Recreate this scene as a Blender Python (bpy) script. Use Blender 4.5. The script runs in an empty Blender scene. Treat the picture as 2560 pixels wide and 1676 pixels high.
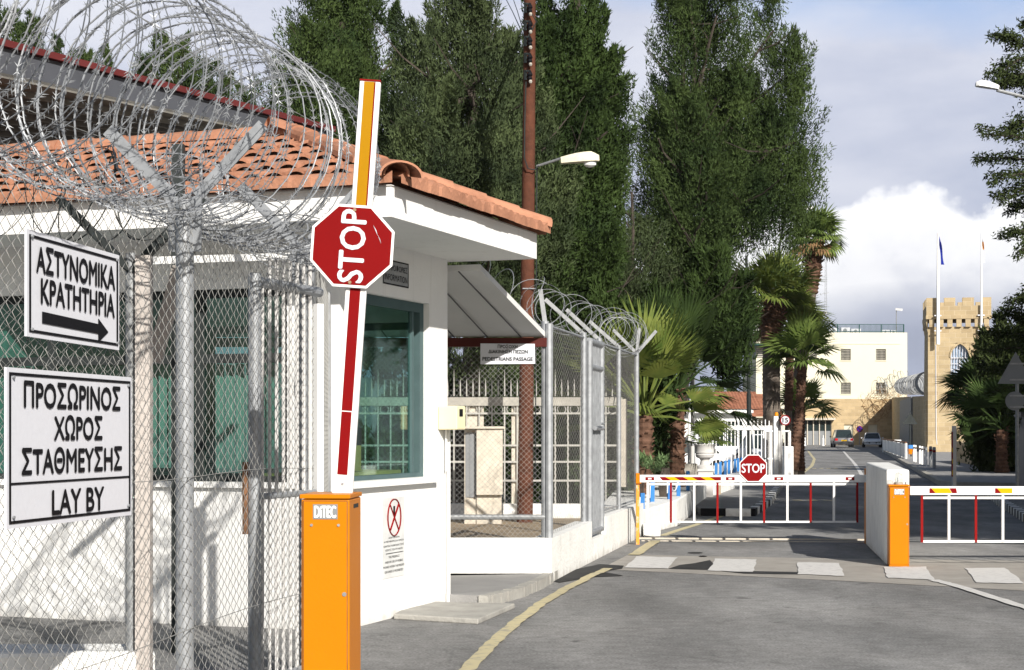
import bpy, math, random
import numpy as np
from mathutils import Vector, Matrix
SC = bpy.context.scene
COL = SC.collection
R = math.radians
# ------------------------------------------------------------------ camera
F, CX, HY, E = 4220.0, 1280.0, 1075.0, 1.7       # focal (px of the 2560 photo), centre, horizon row, eye height
cam = bpy.data.objects.new('camera', bpy.data.cameras.new('camera')); COL.objects.link(cam)
cam.location = (0, 0, E); cam.rotation_euler = (R(90), 0, 0)
cam.data.sensor_width = 36; cam.data.lens = 36 * F / 2560
cam.data.shift_y = (HY - 838) / 2560
cam.data.clip_start = .1; cam.data.clip_end = 30000
SC.camera = cam
# ------------------------------------------------------------------ sun and sky
SUN = Vector((.37, -.93, 0)).normalized()
SEL = R(28)
sdir = Vector((SUN.x * math.cos(SEL), SUN.y * math.cos(SEL), math.sin(SEL)))
sl = bpy.data.lights.new('sun', 'SUN'); sl.energy = 5.0; sl.angle = R(.5); sl.color = (1, .95, .87)
so = bpy.data.objects.new('sun', sl); COL.objects.link(so)
so.rotation_euler = sdir.to_track_quat('Z', 'Y').to_euler(); so.location = (20, -40, 40)
SC.view_settings.view_transform = 'Standard'; SC.view_settings.look = 'None'
SC.view_settings.exposure = .42; SC.view_settings.gamma = 1
SC.render.engine = 'CYCLES'
SC.cycles.max_bounces = 8; SC.cycles.transparent_max_bounces = 12
world = bpy.data.worlds.new('World'); SC.world = world; world.use_nodes = True
def world_nodes():
    nt = world.node_tree; N = nt.nodes; L = nt.links; N.clear()
    out = N.new('ShaderNodeOutputWorld'); bg = N.new('ShaderNodeBackground'); L.new(bg.outputs[0], out.inputs[0])
    bg.inputs[1].default_value = .06
    sky = N.new('ShaderNodeTexSky'); sky.sky_type = 'NISHITA'; sky.sun_disc = False
    sky.sun_elevation = SEL; sky.sun_rotation = math.atan2(SUN.x, SUN.y); sky.dust_density = 1.5
    tc = N.new('ShaderNodeTexCoord'); sep = N.new('ShaderNodeSeparateXYZ'); L.new(tc.outputs['Generated'], sep.inputs[0])
    def M(op, a, b=None, c=None, clamp=False):
        n = N.new('ShaderNodeMath'); n.operation = op; n.use_clamp = clamp
        for i, v in enumerate((a, b, c)):
            if v is None: continue
            if isinstance(v, (int, float)): n.inputs[i].default_value = v
            else: L.new(v, n.inputs[i])
        return n.outputs[0]
    X, Y, Z = sep.outputs
    az = M('ARCTAN2', X, Y)
    hor = M('SQRT', M('ADD', M('MULTIPLY', X, X), M('MULTIPLY', Y, Y)))
    el = M('DIVIDE', Z, M('MAXIMUM', hor, .001))
    def noise(scale, detail, sx=1, sz=1, off=0, rough=.55, dist=0):
        cb = N.new('ShaderNodeCombineXYZ'); L.new(M('MULTIPLY', az, sx), cb.inputs[0]); L.new(M('MULTIPLY', el, sz), cb.inputs[1]); cb.inputs[2].default_value = off
        n = N.new('ShaderNodeTexNoise'); n.inputs['Scale'].default_value = scale; n.inputs['Detail'].default_value = detail
        n.inputs['Roughness'].default_value = rough; n.inputs['Distortion'].default_value = dist
        L.new(cb.outputs[0], n.inputs['Vector']); return n.outputs['Fac']
    def ramp(fac, stops):
        r = N.new('ShaderNodeValToRGB'); e = r.color_ramp.elements
        while len(e) < len(stops): e.new(.5)
        for q, (p, c) in zip(e, stops): q.position = p; q.color = (*c, 1)
        L.new(fac, r.inputs[0]); return r.outputs[0]
    def mix(f, a, b):
        m = N.new('ShaderNodeMix'); m.data_type = 'RGBA'
        L.new(f, m.inputs[0]); L.new(a, m.inputs[6]); L.new(b, m.inputs[7]); return m.outputs[2]
    K = 13.9
    c = lambda r, g, b: (r * K / 10, g * K / 10, b * K / 10)
    # high sheet of lavender grey cloud: colour by elevation and soft noise
    tone = M('ADD', M('MULTIPLY', el, 2.2), M('MULTIPLY', M('SUBTRACT', noise(5, 6, 1, 2.6, 3.1), .5), .95))
    sheet = ramp(tone, [(0.0, (.28, .32, .45)), (.12, (.36, .41, .56)), (.3, (.46, .51, .66)), (.5, (.66, .69, .8)), (.66, (.76, .78, .86)), (.9, (.62, .65, .76))])
    # blue opening high on the right
    edge = M('ADD', el, M('MULTIPLY', M('SUBTRACT', noise(9, 7, 1, 2, 8), .5), .05))
    edge = M('ADD', edge, M('MULTIPLY', az, .14))
    hole = M('MULTIPLY', M('SUBTRACT', edge, .252), 32, None, True)
    hole = M('MULTIPLY', hole, M('MULTIPLY', M('SUBTRACT', .5, el), 6, None, True))
    # cumulus bank low over the hills
    bump = M('ADD', M('MULTIPLY', noise(14, 8, 1, 1.2, 1.7, .5), .075), M('MULTIPLY', noise(52, 5, 1, 1, 5.5, .6), .022))
    topv = M('ADD', .066, bump)
    # higher to the right of the road, lower over the booth
    topv = M('ADD', topv, M('MULTIPLY', M('SINE', M('MULTIPLY', M('SUBTRACT', az, .02), 6.5)), .022))
    cm = M('MULTIPLY', M('SUBTRACT', topv, el), 130, None, True)
    low = M('MULTIPLY', M('SUBTRACT', el, M('ADD', .03, M('MULTIPLY', noise(8, 5, 1, 2, 2.2), .045))), 30, None, True)
    depth = M('SUBTRACT', topv, el)
    sh = M('ADD', M('MULTIPLY', depth, 7.0), M('MULTIPLY', M('SUBTRACT', noise(24, 7, 1, 1.3, 9.3), .5), 1.1))
    cum = ramp(sh, [(0.0, (1.12, 1.12, 1.13)), (.3, (1.02, 1.02, 1.04)), (.6, (.74, .76, .84)), (1, (.42, .46, .58))])
    cmask = M('MULTIPLY', cm, low)
    scale = N.new('ShaderNodeVectorMath'); scale.operation = 'SCALE'; scale.inputs['Scale'].default_value = K
    clouds = mix(cmask, mix(hole, sheet, ramp(el, [(0, (.3, .45, .75)), (.3, (.34, .5, .8)), (1, (.15, .27, .55))])), cum)
    L.new(clouds, scale.inputs[0])
    # behind and above the camera: broken cloud over the physical sky
    m2 = M('MULTIPLY', M('SUBTRACT', noise(2.2, 6, 1, 1, 4), .42), 6, None, True)
    front = M('MULTIPLY', M('SUBTRACT', .45, M('ABSOLUTE', az)), 9, None, True)
    front = M('MULTIPLY', front, M('MULTIPLY', M('SUBTRACT', .36, el), 12, None, True))
    fac = M('MAXIMUM', front, M('MULTIPLY', m2, .06))
    L.new(mix(fac, sky.outputs[0], scale.outputs[0]), bg.inputs[0])
world_nodes()
# ------------------------------------------------------------------ materials
def lin(v):
    v /= 255.0
    return v / 12.92 if v <= .04045 else ((v + .055) / 1.055) ** 2.4
def mat(name, col, rough=.6, metal=0, var=.12, scale=3.0, bump=0, bscale=None, spec=.5, trans=0, col2=None, sc2=None, detail=6, contrast=(.3, .7)):
    m = bpy.data.materials.new(name); m.use_nodes = True
    nt = m.node_tree; N = nt.nodes; L = nt.links
    p = N['Principled BSDF']; p.inputs['Roughness'].default_value = rough; p.inputs['Metallic'].default_value = metal
    p.inputs['Specular IOR Level'].default_value = spec if spec != .5 or metal > .1 else .1
    g = N.new('ShaderNodeNewGeometry')
    n = N.new('ShaderNodeTexNoise'); n.inputs['Scale'].default_value = scale; n.inputs['Detail'].default_value = detail
    n.inputs['Roughness'].default_value = .62
    L.new(g.outputs['Position'], n.inputs['Vector'])
    r = N.new('ShaderNodeValToRGB'); r.color_ramp.elements[0].position = contrast[0]; r.color_ramp.elements[1].position = contrast[1]
    a = col2 if col2 else tuple(x * (1 - var) for x in col)
    r.color_ramp.elements[0].color = (*a, 1)
    r.color_ramp.elements[1].color = (*(min(1, x * (1 + (0 if col2 else var))) for x in col), 1)
    L.new(n.outputs['Fac'], r.inputs[0]); L.new(r.outputs[0], p.inputs['Base Color'])
    if bump:
        b = N.new('ShaderNodeBump'); b.inputs['Strength'].default_value = min(1, bump); b.inputs['Distance'].default_value = .02
        n2 = N.new('ShaderNodeTexNoise'); n2.inputs['Scale'].default_value = bscale or scale * 6; n2.inputs['Detail'].default_value = 5
        L.new(g.outputs['Position'], n2.inputs['Vector']); L.new(n2.outputs['Fac'], b.inputs['Height']); L.new(b.outputs[0], p.inputs['Normal'])
    if trans:
        t = N.new('ShaderNodeBsdfTranslucent'); mx = N.new('ShaderNodeMixShader'); mx.inputs[0].default_value = trans
        L.new(r.outputs[0], t.inputs[0]); L.new(p.outputs[0], mx.inputs[1]); L.new(t.outputs[0], mx.inputs[2])
        L.new(mx.outputs[0], N['Material Output'].inputs[0])
    return m
M = {}
M['wall'] = mat('white_render', (.8, .8, .79), .85, var=.05, scale=1.2, bump=.25, bscale=40)
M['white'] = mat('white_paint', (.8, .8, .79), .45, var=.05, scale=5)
M['wwall'] = mat('white_masonry', (.78, .78, .76), .9, var=.09, scale=3, bump=.6, bscale=22)
M['cream'] = mat('cream_render', (.64, .61, .49), .9, var=.04, scale=.3)
M['galv'] = mat('galvanised_steel', (.31, .325, .345), .5, .35, var=.22, scale=9)
M['galvd'] = mat('galvanised_dull', (.27, .28, .29), .55, .35, var=.22, scale=12)
M['wire'] = mat('galvanised_wire', (.32, .32, .31), .5, .3, var=.2, scale=4)
M['razor'] = mat('razor_wire_steel', (.25, .262, .28), .5, .35, var=.4, scale=6)
M['rust'] = mat('rusty_steel', (.2, .1, .05), .8, .2, var=.4, scale=10)
M['orange'] = mat('orange_enamel', (.56, .18, .004), .35, var=.04, scale=2, bump=.04, bscale=60)
M['orangeold'] = mat('worn_orange', (.8, .3, .05), .6, col2=(.6, .5, .4), scale=9, contrast=(.32, .45))
M['red'] = mat('red_reflective', (.19, .0008, .0015), .6, var=.05, scale=3)
M['redpaint'] = mat('red_gloss', (.22, .004, .004), .6, var=.1)
M['yellow'] = mat('amber_reflective', (.37, .18, .0), .5, var=.04, scale=3)
M['yel'] = mat('yellow_reflective', (.6, .36, .0), .5, var=.04, scale=3)
M['signwhite'] = mat('sign_white', (.62, .63, .68), .4, var=.03, scale=40)
M['paper'] = mat('sign_pale_grey', (.62, .63, .63), .5, var=.1, scale=8)
M['signgrey'] = mat('sign_grey_plate', (.32, .33, .34), .5, var=.12, scale=14)
M['black'] = mat('black_paint', (.008, .008, .01), .5, var=.1)
M['dark'] = mat('dark_steel', (.03, .035, .035), .5, var=.2)
M['greenframe'] = mat('grey_green_frame', (.075, .12, .125), .5, var=.08, scale=6)
M['blind'] = mat('teal_blind', (.2, .255, .24), .7, var=.12, scale=8)
M['inner'] = mat('interior_teal_wall', (.1, .2, .18), .9, var=.1)
M['wooddesk'] = mat('ochre_board', (.42, .31, .1), .7, var=.15)
M['tile'] = mat('terracotta_tile', (.44, .215, .135), .85, col2=(.26, .125, .08), scale=3.2, bump=.4, bscale=30, contrast=(.25, .62))
M['tilefar'] = mat('brown_tile', (.3, .13, .08), .85, var=.3, scale=3)
M['soffit'] = mat('soffit_white', (.7, .7, .69), .9, var=.04, scale=2)
M['maroon'] = mat('maroon_paint', (.075, .016, .013), .5, var=.15)
M['maroonshaded'] = mat('red_roof_trim', (.11, .024, .024), .55, var=.15)  # trim darkened: the shade on the roof edge is put into this red
M['deckgrey'] = mat('grey_fascia_sheet', (.085, .09, .105), .55, .2, var=.15, scale=2)  # grey lowered so the fascia's shade is part of the colour
M['decksof'] = mat('ribbed_deck', (.2, .19, .17), .6, .2, var=.2, scale=2)
M['conc'] = mat('concrete', (.38, .36, .32), .9, var=.2, scale=4, bump=.4)
M['concl'] = mat('pale_concrete', (.55, .5, .42), .9, var=.15, scale=5, bump=.4)
M['beige'] = mat('beige_post_paint', (.45, .41, .38), .7, var=.1, scale=4)
M['ivory'] = mat('ivory_plastic', (.75, .68, .45), .5, var=.04)
M['pole'] = mat('creosoted_pine', (.13, .05, .03), .85, col2=(.07, .03, .02), scale=5, bump=.5, bscale=30)
M['bark'] = mat('bark', (.085, .07, .058), .95, col2=(.035, .03, .026), scale=4, bump=.8, bscale=14)
M['leafA'] = mat('feathery_green', (.08, .118, .036), .75, col2=(.024, .044, .016), scale=.9, trans=.25, contrast=(.35, .65))
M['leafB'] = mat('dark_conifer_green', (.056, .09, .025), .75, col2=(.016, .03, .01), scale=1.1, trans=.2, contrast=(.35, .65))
M['leafC'] = mat('grey_green_foliage', (.1, .132, .056), .75, col2=(.032, .048, .024), scale=1.0, trans=.25, contrast=(.35, .65))
M['leafD'] = mat('shade_conifer', (.04, .055, .018), .8, var=.35, scale=2, trans=.1)  # darker green with the shade on the conifer put into it
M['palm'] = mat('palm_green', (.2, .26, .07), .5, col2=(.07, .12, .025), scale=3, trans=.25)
M['palmy'] = mat('palm_yellow_green', (.22, .25, .06), .5, col2=(.07, .12, .025), scale=3, trans=.3)
M['palmdry'] = mat('dry_palm', (.32, .2, .1), .8, var=.3, scale=4, trans=.2)
M['palmtrunk'] = mat('palm_trunk_grey', (.2, .17, .145), .95, col2=(.1, .08, .065), scale=6, bump=1, bscale=18)
M['palmred'] = mat('palm_leaf_bases', (.17, .095, .065), .9, col2=(.07, .04, .028), scale=7, bump=1, bscale=16)
M['aloe'] = mat('aloe_green', (.2, .29, .14), .5, col2=(.1, .17, .06), scale=6, trans=.1)
M['blue'] = mat('blue_paint', (.05, .2, .5), .5, var=.1)
M['flagblue'] = mat('flag_blue', (.015, .03, .3), .7, var=.05, trans=.2)
M['carwhite'] = mat('white_car_paint', (.75, .76, .78), .25, var=.02)
M['carsilver'] = mat('silver_car_paint', (.16, .16, .17), .3, .3, var=.03)
M['cargrey'] = mat('dark_car_paint', (.05, .05, .055), .3, .2, var=.03)
M['tyre'] = mat('tyre_rubber', (.02, .02, .02), .9, var=.2)
M['tail'] = mat('tail_lamp', (.5, .01, .01), .3, var=.1)
M['lampglass'] = mat('frosted_lamp_cover', (.7, .72, .72), .25, var=.05)
M['lampcream'] = mat('cream_lamp_shell', (.66, .62, .48), .5, var=.12, scale=20)
M['amber'] = mat('amber_lens', (.7, .25, .01), .3, var=.05)
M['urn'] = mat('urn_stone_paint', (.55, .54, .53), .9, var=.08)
M['earth'] = mat('dry_soil', (.3, .24, .17), 1, var=.3, scale=3, bump=.6)
M['hill'] = mat('far_hill_scrub', (.16, .17, .16), 1, var=.15, scale=.01)
M['bronze'] = mat('copper_bolt', (.3, .2, .12), .5, .6)
M['yelpaint'] = mat('faded_yellow_line', (.52, .46, .29), .9, col2=(.33, .31, .25), scale=9, contrast=(.32, .5))
M['wpaint'] = mat('worn_white_road_paint', (.6, .59, .57), .9, col2=(.46, .45, .44), scale=11, contrast=(.3, .5))
M['iron'] = mat('dull_white_iron', (.42, .41, .38), .6, var=.15, scale=8)
M['slabc'] = mat('weathered_concrete', (.4, .39, .36), .9, col2=(.3, .29, .27), scale=5, bump=.5)
M['teal'] = mat('teal_steel', (.025, .075, .07), .5, var=.1)
M['greypanel'] = mat('grey_board_panel', (.22, .23, .24), .6, var=.08)

def glass_mat(name, tint, alpha):
    m = bpy.data.materials.new(name); m.use_nodes = True; nt = m.node_tree; N = nt.nodes; L = nt.links; N.remove(N['Principled BSDF'])
    t = N.new('ShaderNodeBsdfTransparent'); t.inputs[0].default_value = (*tint, 1)
    g = N.new('ShaderNodeBsdfGlossy'); g.inputs['Roughness'].default_value = .03; g.inputs[0].default_value = (.9, 1, .97, 1)
    lw = N.new('ShaderNodeLayerWeight'); lw.inputs[0].default_value = .5
    p5 = N.new('ShaderNodeMath'); p5.operation = 'POWER'; p5.inputs[1].default_value = 4.0; L.new(lw.outputs['Facing'], p5.inputs[0])
    sc = N.new('ShaderNodeMath'); sc.operation = 'MULTIPLY_ADD'; sc.inputs[1].default_value = .55; sc.inputs[2].default_value = .035; L.new(p5.outputs[0], sc.inputs[0])
    a = N.new('ShaderNodeMath'); a.operation = 'ADD'; a.inputs[1].default_value = alpha; L.new(sc.outputs[0], a.inputs[0])
    mx = N.new('ShaderNodeMixShader'); L.new(a.outputs[0], mx.inputs[0]); L.new(t.outputs[0], mx.inputs[1]); L.new(g.outputs[0], mx.inputs[2])
    L.new(mx.outputs[0], N['Material Output'].inputs[0]); return m
M['glass'] = glass_mat('green_window_glass', (.72, .86, .83), .03)
M['cleardome'] = glass_mat('clear_dome', (.9, .92, .92), .12)
M['darkglass'] = mat('dark_window_glass', (.02, .03, .03), .06, var=.2, spec=.8)

def asphalt():
    m = mat('asphalt', (.27, .265, .258), .92, col2=(.21, .21, .208), scale=.55, bump=.5, bscale=90, contrast=(.3, .7), detail=10)
    nt = m.node_tree; N = nt.nodes; L = nt.links; p = N['Principled BSDF']
    g = [n for n in N if n.type == 'NEW_GEOMETRY'][0]; base = p.inputs['Base Color'].links[0].from_socket
    def nz(s, d=4, sx=1, sy=1):
        mp = N.new('ShaderNodeMapping'); mp.inputs['Scale'].default_value = (sx, sy, 1); L.new(g.outputs['Position'], mp.inputs[0])
        n = N.new('ShaderNodeTexNoise'); n.inputs['Scale'].default_value = s; n.inputs['Detail'].default_value = d; L.new(mp.outputs[0], n.inputs['Vector']); return n.outputs['Fac']
    def mul(a, f, lo, hi, p0, p1):
        r = N.new('ShaderNodeMapRange'); r.inputs[1].default_value = p0; r.inputs[2].default_value = p1; r.inputs[3].default_value = lo; r.inputs[4].default_value = hi
        L.new(f, r.inputs[0]); v = N.new('ShaderNodeVectorMath'); v.operation = 'SCALE'; L.new(a, v.inputs[0]); L.new(r.outputs[0], v.inputs['Scale']); return v.outputs[0]
    c = mul(base, nz(45, 3), .72, 1.3, .3, .7)          # aggregate grain
    c = mul(c, nz(7, 5), .88, 1.1, .35, .65); c = mul(c, nz(.32, 5, 1.6, .6), .82, 1.12, .38, .62); c = mul(c, nz(3.2, 8, 1, 1), .55, 1, .26, .36)
    c = mul(c, nz(1.3, 6, 1, .35), .84, 1.12, .35, .65)
    v = N.new('ShaderNodeTexVoronoi'); v.feature = 'DISTANCE_TO_EDGE'; v.inputs['Scale'].default_value = .22
    mp = N.new('ShaderNodeVectorMath'); mp.operation = 'ADD'; L.new(g.outputs['Position'], mp.inputs[0])
    wn = N.new('ShaderNodeTexNoise'); wn.inputs['Scale'].default_value = 1.2; wn.inputs['Detail'].default_value = 5; L.new(g.outputs['Position'], wn.inputs['Vector']); L.new(wn.outputs['Color'], mp.inputs[1])
    L.new(mp.outputs[0], v.inputs['Vector'])
    c = mul(c, v.outputs['Distance'], .86, 1.0, .001, .006)
    L.new(c, p.inputs['Base Color']); return m
M['asphalt'] = asphalt()
def weather(m, grime=(.3, .27, .23), base=.35, streak=.35):
    nt = m.node_tree; N = nt.nodes; L = nt.links; p = N['Principled BSDF']; g = [n for n in N if n.type == 'NEW_GEOMETRY'][0]; src = p.inputs['Base Color'].links[0].from_socket
    mp = N.new('ShaderNodeMapping'); mp.inputs['Scale'].default_value = (9, 9, .5); L.new(g.outputs['Position'], mp.inputs[0])
    n = N.new('ShaderNodeTexNoise'); n.inputs['Scale'].default_value = 1; n.inputs['Detail'].default_value = 6; L.new(mp.outputs[0], n.inputs['Vector'])
    r = N.new('ShaderNodeMapRange'); r.inputs[1].default_value = .6; r.inputs[2].default_value = .78; r.inputs[4].default_value = streak; L.new(n.outputs['Fac'], r.inputs[0])
    sp = N.new('ShaderNodeSeparateXYZ'); L.new(g.outputs['Position'], sp.inputs[0])
    n2 = N.new('ShaderNodeTexNoise'); n2.inputs['Scale'].default_value = 7; n2.inputs['Detail'].default_value = 7; L.new(g.outputs['Position'], n2.inputs['Vector'])
    h = N.new('ShaderNodeMath'); h.operation = 'MULTIPLY_ADD'; h.inputs[1].default_value = .9; L.new(n2.outputs['Fac'], h.inputs[0]); 
    z = N.new('ShaderNodeMapRange'); z.inputs[1].default_value = 0; z.inputs[2].default_value = base; z.inputs[3].default_value = .42; z.inputs[4].default_value = -.4; L.new(sp.outputs[2], z.inputs[0]); L.new(z.outputs[0], h.inputs[2])
    r2 = N.new('ShaderNodeMapRange'); r2.inputs[1].default_value = .62; r2.inputs[2].default_value = .95; r2.inputs[4].default_value = .6; L.new(h.outputs[0], r2.inputs[0])
    mx = N.new('ShaderNodeMath'); mx.operation = 'MAXIMUM'; L.new(r.outputs[0], mx.inputs[0]); L.new(r2.outputs[0], mx.inputs[1])
    m2 = N.new('ShaderNodeMix'); m2.data_type = 'RGBA'; L.new(mx.outputs[0], m2.inputs[0]); L.new(src, m2.inputs[6]); m2.inputs[7].default_value = (*grime, 1); L.new(m2.outputs[2], p.inputs['Base Color'])
weather(M['wall'], (.5, .48, .44), .3, .28); weather(M['wwall'], (.42, .39, .34), .3, .4); weather(M['cream'], (.4, .34, .24), .1, .18)
weather(M['orange'], (.3, .13, .02), .12, .22)
M['pave'] = mat('grey_paving', (.3, .295, .29), .9, var=.12, scale=2, bump=.4, bscale=60)
M['patch'] = mat('worn_asphalt_strip', (.34, .32, .29), .92, var=.15, scale=2, bump=.4, bscale=70)
M['tar'] = mat('dark_tar_patch', (.04, .04, .04), .7, var=.3, scale=3)

def brickmat(name, c1, c2, mortar, sc=1.0, bw=.5, bh=.25):
    m = bpy.data.materials.new(name); m.use_nodes = True; nt = m.node_tree; N = nt.nodes; L = nt.links; p = N['Principled BSDF']
    p.inputs['Roughness'].default_value = .95
    g = N.new('ShaderNodeNewGeometry'); s = N.new('ShaderNodeSeparateXYZ'); L.new(g.outputs['Position'], s.inputs[0])
    a = N.new('ShaderNodeMath'); a.operation = 'ADD'; L.new(s.outputs[0], a.inputs[0]); L.new(s.outputs[1], a.inputs[1])
    cb = N.new('ShaderNodeCombineXYZ'); L.new(a.outputs[0], cb.inputs[0]); L.new(s.outputs[2], cb.inputs[1])
    b = N.new('ShaderNodeTexBrick'); b.inputs['Scale'].default_value = sc; b.inputs['Brick Width'].default_value = bw; b.inputs['Row Height'].default_value = bh
    b.inputs['Mortar Size'].default_value = .012; b.inputs['Color1'].default_value = (*c1, 1); b.inputs['Color2'].default_value = (*c2, 1); b.inputs['Mortar'].default_value = (*mortar, 1)
    L.new(cb.outputs[0], b.inputs['Vector'])
    n = N.new('ShaderNodeTexNoise'); n.inputs['Scale'].default_value = 1.3; n.inputs['Detail'].default_value = 6; L.new(g.outputs['Position'], n.inputs['Vector'])
    r = N.new('ShaderNodeMapRange'); r.inputs[3].default_value = .75; r.inputs[4].default_value = 1.2; L.new(n.outputs['Fac'], r.inputs[0])
    v = N.new('ShaderNodeVectorMath'); v.operation = 'SCALE'; L.new(b.outputs['Color'], v.inputs[0]); L.new(r.outputs[0], v.inputs['Scale']); L.new(v.outputs[0], p.inputs['Base Color'])
    bp = N.new('ShaderNodeBump'); bp.inputs['Strength'].default_value = .5; bp.inputs['Distance'].default_value = .05; bp.invert = True
    L.new(b.outputs['Fac'], bp.inputs['Height']); L.new(bp.outputs[0], p.inputs['Normal'])
    return m
M['stone'] = brickmat('sandstone_blocks', (.45, .355, .215), (.36, .275, .16), (.54, .45, .31), 1, .62, .32)
M['stonew'] = brickmat('sandstone_wall', (.5, .38, .22), (.4, .3, .17), (.5, .4, .26), 1, .8, .36)
# ------------------------------------------------------------------ geometry helpers
def W(px, py, Y): return Vector(((px - CX) / F * Y, Y, E - (py - HY) / F * Y))
def G(px, py, z=0):
    Y = F * (E - z) / (py - HY); return Vector(((px - CX) / F * Y, Y, z))
ORG = {}
def link(name, me, material, parent=None, org=None):
    o = bpy.data.objects.new(name, me); COL.objects.link(o)
    if material is not None:
        for q in (material if isinstance(material, list) else [material]): me.materials.append(q)
    n = len(me.vertices); co = np.empty(n * 3, 'f'); me.vertices.foreach_get('co', co); co = co.reshape(-1, 3)
    if parent is not None:
        og = ORG[parent]; o.parent = parent
    else:
        og = org if org is not None else Vector(((co[:, 0].min() + co[:, 0].max()) / 2, (co[:, 1].min() + co[:, 1].max()) / 2, co[:, 2].min()))
        o.location = og
    co -= np.array(og, 'f'); me.vertices.foreach_set('co', co.ravel()); me.update()
    ORG[o] = Vector(og); return o
def tag(o, label=None, cat=None, group=None, kind=None):
    if label: o['label'] = label
    if cat: o['category'] = cat
    if group: o['group'] = group
    if kind: o['kind'] = kind
    return o
def thing(name, loc, label, cat, group=None):
    o = bpy.data.objects.new(name, None); COL.objects.link(o); o.location = loc; o.empty_display_size = .2
    ORG[o] = Vector(loc); return tag(o, label, cat, group)
def copy_tree(o, parent=None):
    c = o.copy(); COL.objects.link(c); c.parent = parent
    for ch in [q for q in o.children]: copy_tree(ch, c)
    return c
class MB:
    def __init__(s): s.v = []; s.f = []; s.m = []; s.mi = 0
    def add(s, vs, fs):
        k = len(s.v); s.v += [tuple(v) for v in vs]; s.f += [tuple(i + k for i in f) for f in fs]; s.m += [s.mi] * len(fs); return s
    def hexa(s, p):   # 8 points: bottom ring 0-3, top ring 4-7
        return s.add(p, [(3, 2, 1, 0), (4, 5, 6, 7), (0, 1, 5, 4), (1, 2, 6, 5), (2, 3, 7, 6), (3, 0, 4, 7)])
    def box(s, x0, x1, y0, y1, z0, z1, fr=None):
        p = [(x0, y0, z0), (x1, y0, z0), (x1, y1, z0), (x0, y1, z0), (x0, y0, z1), (x1, y0, z1), (x1, y1, z1), (x0, y1, z1)]
        if fr: p = [fr(*q) for q in p]
        return s.hexa(p)
    def prism(s, pts, z0, z1, fr=None):     # pts counter-clockwise plan
        n = len(pts); z1s = z1 if isinstance(z1, (list, tuple)) else [z1] * n
        p = [(x, y, z0) for x, y in pts] + [(x, y, z) for (x, y), z in zip(pts, z1s)]
        if fr: p = [fr(*q) for q in p]
        return s.add(p, [tuple(range(n))[::-1], tuple(range(n, 2 * n))] + [(i, (i + 1) % n, (i + 1) % n + n, i + n) for i in range(n)])
    def slab(s, pts, d):     # 3D polygon extruded by vector d
        n = len(pts); d = Vector(d); p = [Vector(q) for q in pts]; p = p + [q + d for q in p]
        return s.add(p, [tuple(range(n))[::-1], tuple(range(n, 2 * n))] + [(i, (i + 1) % n, (i + 1) % n + n, i + n) for i in range(n)])
    def tube(s, pts, r, n=8, cap=True):
        pts = [Vector(p) for p in pts]; rs = r if isinstance(r, (list, tuple)) else [r] * len(pts)
        V = []; Fc = []
        t0 = (pts[1] - pts[0]).normalized(); u = t0.orthogonal().normalized()
        for i, p in enumerate(pts):
            t = (pts[min(i + 1, len(pts) - 1)] - pts[max(i - 1, 0)]).normalized()
            u = (u - t * u.dot(t)).normalized(); w = t.cross(u)
            for k in range(n):
                a = 2 * math.pi * k / n; V.append(p + (u * math.cos(a) + w * math.sin(a)) * rs[i])
        for i in range(len(pts) - 1):
            for k in range(n):
                Fc.append((i * n + k, i * n + (k + 1) % n, (i + 1) * n + (k + 1) % n, (i + 1) * n + k))
        if cap: Fc.append(tuple(range(n))[::-1]); Fc.append(tuple(range((len(pts) - 1) * n, len(pts) * n)))
        return s.add(V, Fc)
    def bar(s, a, b, w, h, up=(0, 0, 1)):    # rectangular bar a->b
        a = Vector(a); b = Vector(b); t = (b - a).normalized(); up = Vector(up); x = t.cross(up)
        if x.length < 1e-4: x = t.orthogonal()
        x.normalize(); y = x.cross(t); x *= w / 2; y *= h / 2
        return s.hexa([a - x - y, a + x - y, a + x + y, a - x + y, b - x - y, b + x - y, b + x + y, b - x + y])
    def lathe(s, c, prof, n=20, sy=1):
        c = Vector(c); V = []; Fc = []
        for r, z in prof:
            for k in range(n):
                a = 2 * math.pi * k / n; V.append((c.x + r * math.cos(a), c.y + r * math.sin(a) * sy, c.z + z))
        for i in range(len(prof) - 1):
            for k in range(n): Fc.append((i * n + k, i * n + (k + 1) % n, (i + 1) * n + (k + 1) % n, (i + 1) * n + k))
        Fc.append(tuple(range(n))[::-1]); Fc.append(tuple(range((len(prof) - 1) * n, len(prof) * n)))
        return s.add(V, Fc)
    def build(s, name, material, parent=None, smooth=False, org=None, bevel=0):
        me = bpy.data.meshes.new(name); me.from_pydata(s.v, [], s.f); me.update()
        if any(s.m): me.polygons.foreach_set('material_index', s.m)
        if smooth: me.polygons.foreach_set('use_smooth', [True] * len(me.polygons)); me.set_sharp_from_angle(angle=R(40))
        o = link(name, me, material, parent, org)
        if bevel:
            md = o.modifiers.new('bevel', 'BEVEL'); md.width = bevel; md.segments = 2; md.limit_method = 'ANGLE'
        return o
def struct(name, mb, material, **k): return tag(mb.build(name, material, **k), kind='structure')
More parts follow.
